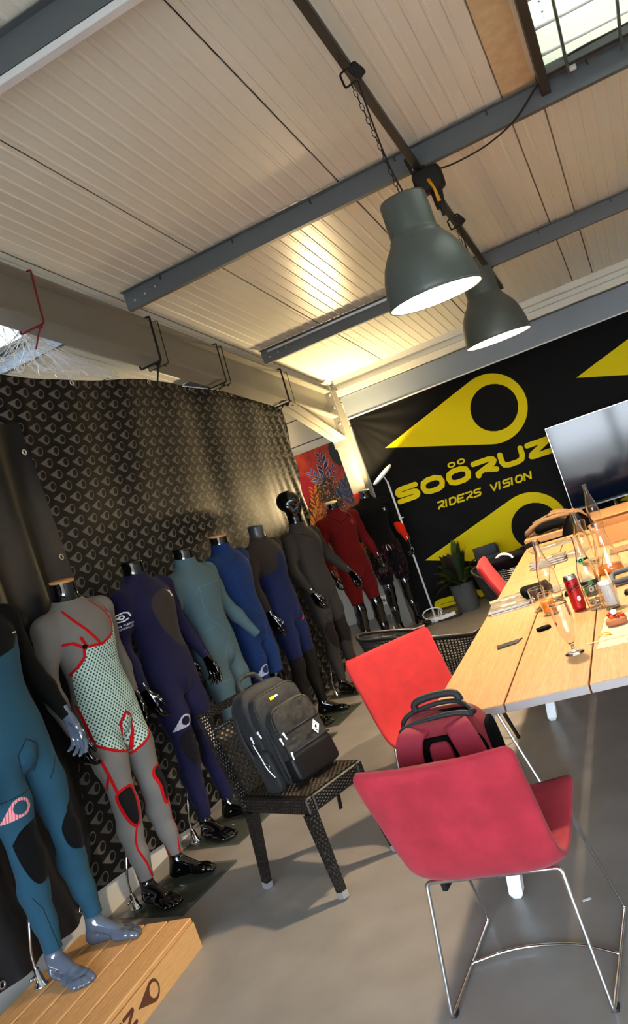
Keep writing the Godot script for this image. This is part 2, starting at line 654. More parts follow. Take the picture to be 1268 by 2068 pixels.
func roof_panel(x0: float, x1: float, d0: float, d1: float, m: Material, ribbed: bool) -> ArrayMesh:
	# underside with small trapezoid ribs every 78 mm and a sunk joint at each side, 70 mm thick
	var prof := []
	if ribbed:
		prof.append([x0, 0.008])
		prof.append([x0 + 0.006, 0.0])
		var x := ceilf((x0 + 0.02) / 0.078) * 0.078
		while x < x1 - 0.03:
			prof.append([x - 0.012, 0.0])
			prof.append([x - 0.006, -0.005])
			prof.append([x + 0.006, -0.005])
			prof.append([x + 0.012, 0.0])
			x += 0.078
		prof.append([x1 - 0.006, 0.0])
		prof.append([x1, 0.008])
	else:
		prof = [[x0, 0.006], [x0 + 0.004, 0.001], [x1 - 0.004, 0.001], [x1, 0.006]]
	var b := MB.new()
	var ya := roof_y(d0)
	var yb := roof_y(d1)
	for i in prof.size() - 1:
		var p = prof[i]
		var q = prof[i + 1]
		b.quad(V(p[0], ya + p[1], d0), V(p[0], yb + p[1], d1), V(q[0], yb + q[1], d1), V(q[0], ya + q[1], d0))
	var t := 0.07
	b.quad(V(x0, ya + t, d0), V(x1, ya + t, d0), V(x1, yb + t, d1), V(x0, yb + t, d1))
	b.quad(V(x0, ya, d0), V(x1, ya, d0), V(x1, ya + t, d0), V(x0, ya + t, d0))
	b.quad(V(x1, yb, d1), V(x0, yb, d1), V(x0, yb + t, d1), V(x1, yb + t, d1))
	b.quad(V(x0, yb, d1), V(x0, ya, d0), V(x0, ya + t, d0), V(x0, yb + t, d1))
	b.quad(V(x1, ya, d0), V(x1, yb, d1), V(x1, yb + t, d1), V(x1, ya + t, d0))
	return b.done()

func make_room():
	slab("floor", V(-0.5, -0.06, 2.9), Vector3(9.6, 0.12, 12.4), M.floor)
	# roof: a sheet of ribbed panels with two openings for skylights
	var ceiling := Node3D.new()
	ceiling.name = "ceiling"
	add_child(ceiling)
	ceiling.set_meta("kind", "structure")
	var F := -3.2
	var E := 8.75
	var cols := [[-5.2, -4.2, []], [-4.2, -3.33, [3.0, 4.80]], [-3.33, -2.75, []], [-2.75, -2.07, []], [-2.07, -1.07, []], [-1.07, -0.07, []],
		[-0.07, 0.12, [2.84, 4.86]], [0.12, 0.93, [3.1, 4.78]], [0.93, 1.30, [3.1, 4.78]], [1.30, 2.3, []], [2.3, 3.3, []], [3.3, 4.2, []]]
	for c in cols:
		if c[2].is_empty():
			struct("roof_panel", roof_panel(c[0], c[1], F, E, M.ceiling, true), M.ceiling, ceiling)
		else:
			struct("roof_panel", roof_panel(c[0], c[1], F, c[2][0], M.ceiling, true), M.ceiling, ceiling)
			struct("roof_panel", roof_panel(c[0], c[1], c[2][1], E, M.ceiling, true), M.ceiling, ceiling)
	struct("insulation_strip", roof_panel(-0.07, 0.12, 2.84, 4.86, M.tan, false), M.tan, ceiling)
	struct("insulation_strip", roof_panel(0.12, 1.30, 4.78, 4.86, M.tan, false), M.tan, ceiling)
	# skylights: upstand walls, a pane on top, trimmers below, safety bars in the right one
	for s in [[0.12, 1.30, 3.1, 4.78], [-4.2, -3.33, 3.0, 4.80]]:
		var w := Node3D.new()
		w.name = numbered("window")
		add_child(w)
		w.set_meta("kind", "structure")
		var h := 0.26
		for e in [[s[0], s[2], s[0], s[3]], [s[1], s[2], s[1], s[3]], [s[0], s[2], s[1], s[2]], [s[0], s[3], s[1], s[3]]]:
			var b := MB.new()
			var p := V(e[0], roof_y(e[1]), e[1])
			var q := V(e[2], roof_y(e[3]), e[3])
			var side := (q - p).normalized().cross(Vector3.UP) * 0.02
			var up := Vector3(0, h, 0)
			for k in [-1.0, 1.0]:
				b.quad(p + side * k, q + side * k, q + side * k + up, p + side * k + up)
			b.quad(p - side, p + side, q + side, q - side)
			b.quad(p - side + up, p + side + up, q + side + up, q - side + up)
			struct("upstand", b.done(), M.eave, w)
		var g := MB.new()
		g.quad(V(s[0], roof_y(s[2]) + h, s[2]), V(s[1], roof_y(s[2]) + h, s[2]), V(s[1], roof_y(s[3]) + h, s[3]), V(s[0], roof_y(s[3]) + h, s[3]))
		struct("pane", g.done(), M.dome if s[0] > 0.0 else M.glass, w)
		var fr := MB.new()
		var yz := roof_y(s[3] - 0.35) + h - 0.02
		fr.box(V((s[0] + s[1]) / 2, yz, s[3] - 0.35), Vector3(s[1] - s[0], 0.03, 0.05))
		struct("glazing_bar", fr.done(), M.tan, w)
	# trimmer at the left of the right skylight, reaching below the purlin
	var w1 := get_node("window")
	var tr := MB.new()
	tr.box(V(0.146, roof_y(3.95) - 0.045, 3.93), Vector3(0.05, 0.07, 2.1), 0.004, Basis(Vector3.RIGHT, -atan(SLOPE)))
	struct("trimmer", tr.done(), M.dark_steel, w1)
	var tf := MB.new()
	tf.box(V(0.72, roof_y(4.74) - 0.03, 4.74), Vector3(1.16, 0.05, 0.04), 0.004)
	struct("trimmer", tf.done(), M.dark_steel, w1)
	for k in 7:
		var d := 3.17 + k * 0.235
		struct("safety_bar", tube_mesh([V(0.17, roof_y(d, 0.03), d), V(1.3, roof_y(d, 0.03), d)], 0.009, 8), M.white_metal, w1)
	for k in 4:
		var x := 0.275 + k * 0.27
		struct("safety_bar", tube_mesh([V(x, roof_y(3.1, 0.045), 3.1), V(x, roof_y(4.80, 0.075), 4.80)], 0.009, 8), M.steel, w1)
	struct("bar_foot", box_mesh(Vector3(0.05, 0.025, 0.03), 0.004), M.white, w1, Transform3D(Basis.IDENTITY, V(0.295, roof_y(4.79, 0.05), 4.79)))
	# back wall, built of flat panels with open joints over a core
	var wb := slab("wall_back", V(-0.5, 1.5, 8.86), Vector3(9.6, 3.0, 0.2), M.joint)
	for r in [[0.0, 1.08], [1.08, 2.20], [2.20, 2.48], [2.48, 2.75]]:
		var x := -5.2
		while x < 4.2:
			var x1 := minf(x + 1.12, 4.2)
			struct("wall_panel", box_mesh(Vector3(x1 - x - 0.012, r[1] - r[0] - 0.012, 0.04), 0.003), M.fascia if r[0] > 2.4 and x > -2.9 else (M.white_wall if r[0] > 1.0 else M.grey_wall), wb, Transform3D(Basis.IDENTITY, Vector3((x + x1) / 2 + 0.5, (r[0] + r[1]) / 2 - 1.5, 0.118)))
			x = x1
	slab("baseboard_back", V(-3.9, 0.05, 8.71), Vector3(2.2, 0.10, 0.02), M.skirting)
	# eave beam: a white channel along the top of the back wall, with a grey sheet under it
	var eb := MB.new()
	var P := PackedVector2Array([Vector2(-8.74, 2.72), Vector2(-8.52, 2.72), Vector2(-8.52, 2.655), Vector2(-8.56, 2.645), Vector2(-8.56, 2.60), Vector2(-8.50, 2.585), Vector2(-8.50, 2.52), Vector2(-8.74, 2.52)])
	eb.prism(P, 6.8, Transform3D(Basis(Vector3(0, 0, 1), Vector3(0, 1, 0), Vector3(-1, 0, 0)), Vector3(4.15, 0, 0)))
	struct("trim_1", eb.done(), M.eave)
	slab("trim_2", V(0.75, 2.39, 8.60), Vector3(6.8, 0.24, 0.03), M.fascia)
	slab("trim_3", V(0.75, 2.268, 8.59), Vector3(6.8, 0.012, 0.03), M.white)
	# other walls: left far side, right side, and the glazed front behind the camera
	slab("wall_left", V(-5.25, 2.2, 2.8), Vector3(0.1, 4.6, 12.2), M.white_wall)
	slab("wall_right", V(4.25, 2.2, 2.8), Vector3(0.1, 4.6, 12.2), M.white_wall)
	slab("wall_partition", V(-2.99, 0.62, 4.0), Vector3(0.06, 1.24, 5.4), M.white_wall)
	var wf := slab("wall_front", V(-0.5, 4.2, -3.25), Vector3(9.6, 1.2, 0.1), M.white_wall)
	struct("wall_part", box_mesh(Vector3(2.6, 3.8, 0.1)), M.white_wall, wf, Transform3D(Basis.IDENTITY, Vector3(-3.5, -2.3, 0)))
	struct("wall_part", box_mesh(Vector3(0.9, 3.8, 0.1)), M.white_wall, wf, Transform3D(Basis.IDENTITY, Vector3(4.35, -2.3, 0)))
	struct("wall_part", box_mesh(Vector3(6.2, 0.8, 0.1)), M.white_wall, wf, Transform3D(Basis.IDENTITY, Vector3(0.8, -0.8, 0)))
	for k in 4:
		var x := -2.7 + 1.5 * k + 0.8
		var w := Node3D.new()
		w.name = numbered("window")
		add_child(w)
		w.set_meta("kind", "structure")
		w.position = V(x, 1.45, -3.25)
		for s in [-1.0, 1.0]:
			struct("window_frame", box_mesh(Vector3(0.07, 2.8, 0.08), 0.005), M.dark_steel, w, Transform3D(Basis.IDENTITY, Vector3(0.71 * s, 0, 0)))
			struct("window_frame", box_mesh(Vector3(1.49, 0.07, 0.08), 0.005), M.dark_steel, w, Transform3D(Basis.IDENTITY, Vector3(0, 1.36 * s, 0)))
		struct("pane", box_mesh(Vector3(1.4, 2.7, 0.006)), M.glass, w)

# ================================================================ steel frame
func beam_i(h: float, w: float, tw: float, tf: float) -> PackedVector2Array:
	return PackedVector2Array([Vector2(-w / 2, 0), Vector2(w / 2, 0), Vector2(w / 2, -tf), Vector2(tw / 2, -tf), Vector2(tw / 2, -h + tf), Vector2(w / 2, -h + tf), Vector2(w / 2, -h), Vector2(-w / 2, -h), Vector2(-w / 2, -h + tf), Vector2(-tw / 2, -h + tf), Vector2(-tw / 2, -tf), Vector2(-w / 2, -tf)])

const RX := -2.75
const PD := 0.13   # purlin depth: the rafter's top lies this far below the roof

func make_steel():
	var ang := atan(SLOPE)
	# rafter running with the slope, haunch and column at the back wall
	var fr := Node3D.new()
	fr.name = "steel_frame"
	add_child(fr)
	fr.set_meta("kind", "structure")
	var b := MB.new()
	var L := 11.6 / cos(ang)
	# prism axis z points towards the camera end
	b.prism(beam_i(0.29, 0.15, 0.012, 0.014), L, Transform3D(Basis(Vector3.RIGHT, -ang), V(RX, roof_y(8.42, PD + 0.002), 8.42)))
	struct("rafter", b.done(), M.rafter, fr)
	var cb := MB.new()
	cb.prism(beam_i(0.2, 0.15, 0.012, 0.014), 2.62, Transform3D(Basis(Vector3(1, 0, 0), Vector3(0, 0, -1), Vector3(0, 1, 0)), V(RX, 0, 8.62)))
	struct("column", cb.done(), M.rafter, fr)
	var hb := MB.new()
	var tip := Vector2(-7.15, roof_y(7.15, PD + 0.29))
	var low := Vector2(-8.42, 2.06)
	var top := Vector2(-8.42, roof_y(8.42, PD + 0.29))
	var side := Basis(Vector3(0, 0, 1), Vector3(0, 1, 0), Vector3(-1, 0, 0))
	hb.prism(PackedVector2Array([tip, low, top]), 0.012, Transform3D(side, Vector3(RX + 0.006, 0, 0)))
	var nrm := (low - tip).normalized().orthogonal() * 0.014
	hb.prism(PackedVector2Array([tip, low, low + nrm, tip + nrm]), 0.15, Transform3D(side, Vector3(RX + 0.075, 0, 0)))
	struct("haunch", hb.done(), M.rafter, fr)
	var ep := MB.new()
	ep.box(V(RX, 2.33, 8.405), Vector3(0.17, 0.66, 0.02), 0.002)
	struct("end_plate", ep.done(), M.rafter, fr)
	for s in [-1.0, 1.0]:
		for y in [2.10, 2.24, 2.42, 2.56]:
			struct("bolt", lathe_mesh([Vector2(0, -0.02), Vector2(0.016, -0.02), Vector2(0.016, 0.0), Vector2(0, 0.0)], 6), M.bolt, fr, Transform3D(Basis(Vector3.RIGHT, PI / 2), V(RX + 0.055 * s, y, 8.392)))
	# purlins: cold-formed sections across the room
	for d in [0.70, 2.74, 4.86, 6.86]:
		for part in [[-2.672, 4.15], [-5.2, -2.828]]:
			var pl := Node3D.new()
			pl.name = numbered("purlin")
			add_child(pl)
			pl.set_meta("kind", "structure")
			var m := MB.new()
			var y := roof_y(d)
			var sec := PackedVector2Array([Vector2(-d, y - 0.008), Vector2(-d, y - PD), Vector2(-d - 0.05, y - PD), Vector2(-d - 0.05, y - PD + 0.018), Vector2(-d - 0.045, y - PD + 0.018), Vector2(-d - 0.045, y - PD + 0.005), Vector2(-d - 0.005, y - PD + 0.005), Vector2(-d - 0.005, y - 0.013), Vector2(-d + 0.04, y - 0.013), Vector2(-d + 0.04, y - 0.008)])
			m.prism(sec, part[1] - part[0], Transform3D(side, Vector3(part[1], 0, 0)))
			struct("section", m.done(), M.purlin, pl)
			var x: float = part[0] + 0.3
			while x < minf(part[1], 1.6):
				struct("clip", box_mesh(Vector3(0.008, 0.035, 0.012), 0.001), M.dark_steel, pl, Transform3D(Basis.IDENTITY, V(x, y - 0.02, d - 0.006)))
				x += 0.55
			if part[0] > -3.0:
				for k in 3:
					struct("bolt", lathe_mesh([Vector2(0, 0), Vector2(0.008, 0), Vector2(0.008, 0.006), Vector2(0, 0.008)], 8), M.bolt, pl, Transform3D(Basis(Vector3.RIGHT, PI / 2), V(-2.60 + 0.085 * k, y - 0.085 + 0.012 * k, d - 0.001)))
	# white trunking and a pale strip along the first purlin
	var tk := Node3D.new()
	tk.name = "trim_4"
	add_child(tk)
	tk.set_meta("kind", "structure")
	struct("trunking", box_mesh(Vector3(6.4, 0.03, 0.05), 0.003), M.white_metal, tk, Transform3D(Basis.IDENTITY, V(0.6, roof_y(2.72, PD + 0.02), 2.765)))
	struct("strip", box_mesh(Vector3(6.4, 0.02, 0.06), 0.003), M.tan, tk, Transform3D(Basis.IDENTITY, V(0.6, roof_y(2.80, 0.09), 2.84)))
	# far purlin carries a white conduit
	struct("trim_5", tube_mesh([V(-2.6, roof_y(6.86, 0.035), 6.84), V(-1.0, roof_y(6.86, 0.035), 6.84)], 0.011, 8), M.white_metal)

# ================================================================ cloth hangings
func folds(n: FastNoiseLite, a: float, b: float) -> float:
	return n.get_noise_2d(a * 40.0, b * 40.0)

func grommet(parent: Node, at: Vector3, facing: Basis):
	var g := MB.new(true)
	var prof := []
	for k in 9:
		var t := TAU * k / 8.0
		prof.append(Vector2(0.014 - cos(t) * 0.005, -sin(t) * 0.003))
	g.lathe(prof, 14)
	obj("grommet", g.done(), M.chrome, parent, Transform3D(facing * Basis(Vector3(0, 0, 1), PI / 2), at))

func make_drapes():
	# printed tile: two staggered drops in 0.14 m
	var p := Painter.new(256, 256, Vector2(0, 0), Vector2(0.14, 0.14), Color(0.065, 0.062, 0.06))
	for c in [[0.075, 0.035], [0.005, 0.105], [0.145, 0.105]]:
		p.emblem(Vector2(c[0], c[1]), 0.030, 0.078, 0.0, Color(0.37, 0.36, 0.34), 0.0205, Vector2(0.004, 0.002))
	var m := mat(Color.WHITE, 0.5, 0.0, 0.28)
	m.albedo_texture = p.tex()
	m.uv1_scale = Vector3(1 / 0.14, 1 / 0.14, 1)
	var top := [[3.45, 2.80], [3.87, 2.755], [4.26, 2.735], [5.13, 2.755], [6.06, 2.685], [7.39, 2.59]]
	var n1 := noise(5, 0.02, 3)
	var n2 := noise(6, 0.03, 2)
	var f := func(u: float, v: float) -> Vector3:
		# u along the room, v from hem to top
		var dt := lerpf(3.45, 7.39, u)
		var db := lerpf(2.55, 6.82, u)
		var d := lerpf(db, dt, v)
		var yt := table1(top, dt)
		var y := lerpf(table1([[2.5, 0.20], [3.2, 0.14], [3.6, 0.10], [4.0, 0.035]], db), yt, v)
		var x := lerpf(-2.93, -2.86, v)
		x += n1.get_noise_2d(d * 30.0, y * 14.0) * 0.028
		# pleats pulled together towards the hung far corner
		var e := clampf((u - 0.78) / 0.22, 0.0, 1.0)
		x += sin(u * 150.0 * (1.0 + 0.25 * v)) * 0.022 * e * e * (1.0 - 0.75 * v)
		x += e * e * 0.05 * (1.0 - v)
		# loose near edge rolls back to the wall
		var g := clampf((0.10 - u) / 0.10, 0.0, 1.0)
		x -= g * 0.045 + g * g * 0.05 + sin(u * 130.0 + v * 3.0) * 0.016 * g
		# sag lines below the ties at the top
		x += sin(u * 40.0) * 0.008 * v * v
		return V(x, y, d)
	var uvf := func(u: float, v: float) -> Vector2:
		return Vector2(lerpf(3.2, 7.55, u), -v * 2.72)
	var st := MB.new(true)
	st.sheet(240, 90, f, uvf)
	var dr := thing("printed_drape", "dark drape printed with rows of small grey drop emblems behind the mannequins", "drape")
	obj("cloth", st.done(), m, dr)
	for u in [0.03, 0.2, 0.425, 0.58, 0.74, 0.86, 0.985]:
		grommet(dr, f.call(u, 0.992) + Vector3(0.006, 0, 0), Basis.IDENTITY)
	# plain dark sheet at the near end
	var n3 := noise(8, 0.02, 3)
	var f2 := func(u: float, v: float) -> Vector3:
		var y := lerpf(0.19 - 0.03 * u, 2.46 + 0.03 * sin(u * 9.0), v)
		var d := lerpf(1.4, table1([[0.19, 2.95], [0.8, 3.22], [1.45, 3.58], [2.5, 3.60]], y), u)
		var x := -2.825 + sin(d * 21.0 + sin(v * 3.0)) * 0.024 * (1.1 - 0.5 * v) + n3.get_noise_2d(d * 40.0, y * 10.0) * 0.03
		return V(x, y, d)
	var s2 := MB.new(true)
	s2.sheet(130, 60, f2)
	var m2 := mat(Color(0.06, 0.06, 0.066), 0.42, 0.0, 0.4)
	var pd := thing("plain_drape", "plain dark sheet with brass-eyed hem at the near left end of the printed drape", "drape")
	obj("cloth", s2.done(), m2, pd)
	for v in [0.93, 0.68, 0.45]:
		grommet(pd, f2.call(0.985, v) + Vector3(0.008, 0, 0), Basis.IDENTITY)
	for u in [0.05, 0.25, 0.45, 0.62, 0.80, 0.96]:
		grommet(pd, f2.call(u, 0.012) + Vector3(0.012, 0, 0), Basis.IDENTITY)

func make_banner():
	# print: the drop emblem with the shop's name below, repeating
	var W := 4.2
	var H := 2.27
	var yel := Color(0.84, 0.76, 0.03)
	var p := Painter.new(2048, 1107, Vector2(-2.66, 0), Vector2(-2.66 + W, H), Color(0.022, 0.022, 0.024))
	for r in 2:
		for c in 3:
			var o := Vector2(2.055 * (c - 0), -1.29 * r)
			p.emblem(Vector2(-1.2, 1.84) + o, 0.362, 1.186, 0.0, yel, 0.242, Vector2(0.03, 0.003))
			var x := -2.43
			for ch in "SOORUZ":
				p.text(ch, Vector2(x, 1.237) + o, Vector2(0.215, 0.125), 0.0, 0.056, yel, 0.04)
				x += 0.288
			for k in 2:
				p.polys([Painter.ell(Vector2(-1.775 + 0.105 * k, 1.432) + o, 0.044, 0.030), Painter.ell(Vector2(-1.775 + 0.105 * k, 1.432) + o, 0.024, 0.014)], yel)
			p.text("RIDERS VISION", Vector2(-2.06, 1.035) + o, Vector2(0.066, 0.066), 0.024, 0.0185, yel, 0.25)
	var m := mat(Color.WHITE, 0.7, 0.0, 0.25)
	m.albedo_texture = p.tex()
	var n1 := noise(15, 0.02, 3)
	var f := func(u: float, v: float) -> Vector3:
		var x := -2.66 + W * u
		var y := 0.02 + (H - 0.02) * v
		var z := 8.655 + n1.get_noise_2d(x * 22.0 - y * 10.0, y * 34.0 + x * 8.0) * 0.02
		# fan of creases out of the tied corner
		var dx := x + 2.68
		var dy := 2.27 - y
		var r := sqrt(dx * dx + dy * dy)
		var a := atan2(dy, dx)
		z += sin(a * 24.0 + sin(a * 7.0)) * 0.010 * exp(-r * 1.7) * clampf(r * 6.0, 0.0, 1.0)
		z += sin(x * 9.0 + y * 22.0 + n1.get_noise_2d(x * 30.0, y * 30.0) * 5.0) * 0.0022
		return V(x, y, z)
	var st := MB.new(true)
	st.sheet(260, 140, f)
	var bn := thing("banner", "black banner across the back wall with a yellow drop emblem above the shop name", "banner")
	obj("cloth", st.done(), m, bn)

# ================================================================ lights
func omni(called: String, at: Vector3, c: Color, e: float, size: float, parent: Node = self) -> OmniLight3D:
	var l := OmniLight3D.new()
	l.name = called
	l.light_color = c
	l.light_energy = e
	l.light_size = size
	l.omni_range = 20.0
	l.omni_attenuation = 2.0
	l.shadow_enabled = true
	parent.add_child(l, true)
	l.position = at
	return l

func make_lights():
	# two factory pendants on chains from the rail
	var shell := [Vector2(0.218, 0.0), Vector2(0.220, 0.004), Vector2(0.219, 0.03), Vector2(0.214, 0.075), Vector2(0.203, 0.13), Vector2(0.184, 0.185), Vector2(0.155, 0.235), Vector2(0.131, 0.265), Vector2(0.121, 0.283), Vector2(0.119, 0.292), Vector2(0.113, 0.297), Vector2(0.111, 0.31), Vector2(0.109, 0.46), Vector2(0.104, 0.472), Vector2(0.0, 0.474)]
	var inner := []
	for i in range(shell.size() - 2, -1, -1):
		inner.append(Vector2(shell[i].x - 0.003, shell[i].y - (0.006 if i > 12 else 0.0)))
	inner.push_front(Vector2(0.0, 0.466))
	var k := 0
	for d in [3.88, 5.76]:
		var rail_y := roof_y(d, PD + 0.05)
		var rim: float = [2.272, 2.182][k]
		var t := thing("pendant_lamp", ["dark grey bell-shaped metal pendant lamp, the larger and nearer of two", "dark grey bell-shaped metal pendant lamp hanging behind the nearer, larger one"][k], "lamp", V([-0.605, -0.600][k], rim, d), 0.0, "pendant lamps over the table")
		obj("shade", lathe_mesh(shell, 56), M.lamp_shell, t)
		obj("shade_lining", lathe_mesh(inner, 48), M.lamp_inside, t)
		obj("rim", lathe_mesh([Vector2(0.214, 0.0), Vector2(0.217, -0.004), Vector2(0.2225, -0.003), Vector2(0.2225, 0.004), Vector2(0.219, 0.008)], 56), M.lamp_shell, t)
		obj("socket", lathe_mesh([Vector2(0.0, 0.26), Vector2(0.03, 0.262), Vector2(0.035, 0.30), Vector2(0.035, 0.466)], 20), M.white, t)
		var bs := []
		for i in 13:
			var a := PI * i / 12.0
			bs.append(Vector2(sin(a) * 0.058, 0.19 - cos(a) * 0.062))
		obj("bulb", lathe_mesh(bs, 24), M.bulb, t)
		omni("lamp_light", Vector3(0, 0.19, 0), Color(1.0, 0.90, 0.76), 5.0, 0.05, t)
		# chain from the rail to the cap, with the flex beside it
		var top := Vector3(-0.01, rail_y - rim - 0.02, 0.20 if k == 0 else 0.16)
		var bot := Vector3(0.0, 0.474, 0.0)
		var ch := Node3D.new()
		ch.name = "chain"
		t.add_child(ch)
		var link := []
		for i in 12:
			var a := TAU * i / 12
			link.append(Vector3(cos(a) * 0.008, sin(a) * 0.017, 0))
		var lm := tube_mesh(link, 0.0018, 5, true)
		var n := int((top - bot).length() / 0.029)
		for i in n:
			var q := bot.lerp(top, (i + 0.5) / n)
			q.z += sin(PI * (i + 0.5) / n) * -0.025
			var up := (top - bot).normalized()
			obj("link", lm, M.black, ch, Transform3D(Basis(Quaternion(Vector3.UP, up)) * Basis(Vector3.UP, PI / 2 * (i % 2)), q))
		obj("flex", tube_mesh(curve([bot + Vector3(0.02, 0, 0.01), bot.lerp(top, 0.3) + Vector3(0.012, 0, 0.03), bot.lerp(top, 0.7) + Vector3(0.02, 0, 0.015), top + Vector3(0.03, 0.0, -0.01)], 6), 0.004, 6), M.rubber, t)
		obj("chain_loop", tube_mesh(bent([top + Vector3(-0.03, -0.01, 0), top + Vector3(-0.035, 0.055, 0), top + Vector3(0.045, 0.07, 0.01), top + Vector3(0.04, 0.0, 0)], 0.01, 3, true), 0.005, 6, true), M.black, t)
		obj("connector", box_mesh(Vector3(0.05, 0.06, 0.045), 0.006), M.rubber, t, Transform3D(Basis(Vector3(0, 0, 1), 0.5), top + Vector3(0.045, 0.02, 0.03)))
		k += 1
	# dark rail the lamps hang from, parallel to the slope, below the purlins
	var rl := thing("lamp_rail", "dark square steel rail running down the slope under the purlins, carrying both pendant lamps", "rail")
	var rb := MB.new()
	rb.box(V(-0.61, roof_y(3.9, PD + 0.022), 3.9), Vector3(0.04, 0.04, 7.0), 0.003, Basis(Vector3.RIGHT, -atan(SLOPE)))
	obj("bar", rb.done(), M.dark_steel, rl)
	for d in [4.88, 6.88, 2.76]:
		obj("bracket", box_mesh(Vector3(0.07, 0.012, 0.06), 0.002), M.dark_steel, rl, Transform3D(Basis.IDENTITY, V(-0.61, roof_y(d, PD - 0.0), d)))
	# floor lamp: a tilted disc on a thin white pole
	var fl := thing("floor_lamp", "thin white floor lamp with a tilted glowing disc in front of the banner corner", "lamp", V(-2.375, 0, 8.26))
	obj("base", lathe_mesh([Vector2(0, 0), Vector2(0.13, 0), Vector2(0.13, 0.012), Vector2(0.125, 0.018), Vector2(0.02, 0.022), Vector2(0.012, 0.04), Vector2(0, 0.04)], 32), M.white, fl)
	obj("pole", tube_mesh([Vector3(0, 0.02, 0), Vector3(0, 1.50, 0)], 0.010, 10), M.white, fl)
	obj("pole_joint", tube_mesh([Vector3(0, 1.09, 0), Vector3(0, 1.12, 0)], 0.014, 10), M.white, fl)
	obj("knob", tube_mesh([Vector3(0.014, 1.10, 0), Vector3(0.035, 1.10, 0)], 0.006, 8), M.white, fl)
	var nrm := Vector3(-0.46, 0.85, 0.24).normalized()
	var bz := Basis(Quaternion(Vector3.UP, nrm))
	var hc := Vector3(-0.03, 1.585, 0)
	obj("neck", tube_mesh([Vector3(0, 1.49, 0), hc - nrm * 0.014], 0.007, 8), M.white, fl)
	obj("lamp_head", lathe_mesh([Vector2(0, -0.016), Vector2(0.128, -0.014), Vector2(0.136, -0.008), Vector2(0.136, 0.004), Vector2(0.130, 0.006), Vector2(0.129, 0.0), Vector2(0.0, 0.0)], 40), M.white, fl, Transform3D(bz, hc))
	obj("lamp_face", lathe_mesh([Vector2(0.128, 0.0), Vector2(0.127, 0.004), Vector2(0.0, 0.006)], 40), M.disc_light, fl, Transform3D(bz, hc))
	var al := AreaLight3D.new()
	al.name = "disc_area_light"
	al.area_size = Vector2(0.22, 0.22)
	al.light_color = Color(1.0, 0.87, 0.64)
	al.light_energy = 4.5
	al.area_range = 20.0
	al.shadow_enabled = true
	fl.add_child(al)
	al.position = hc + nrm * 0.02
	al.basis = Basis.looking_at(nrm, Vector3(0, 0, 1))

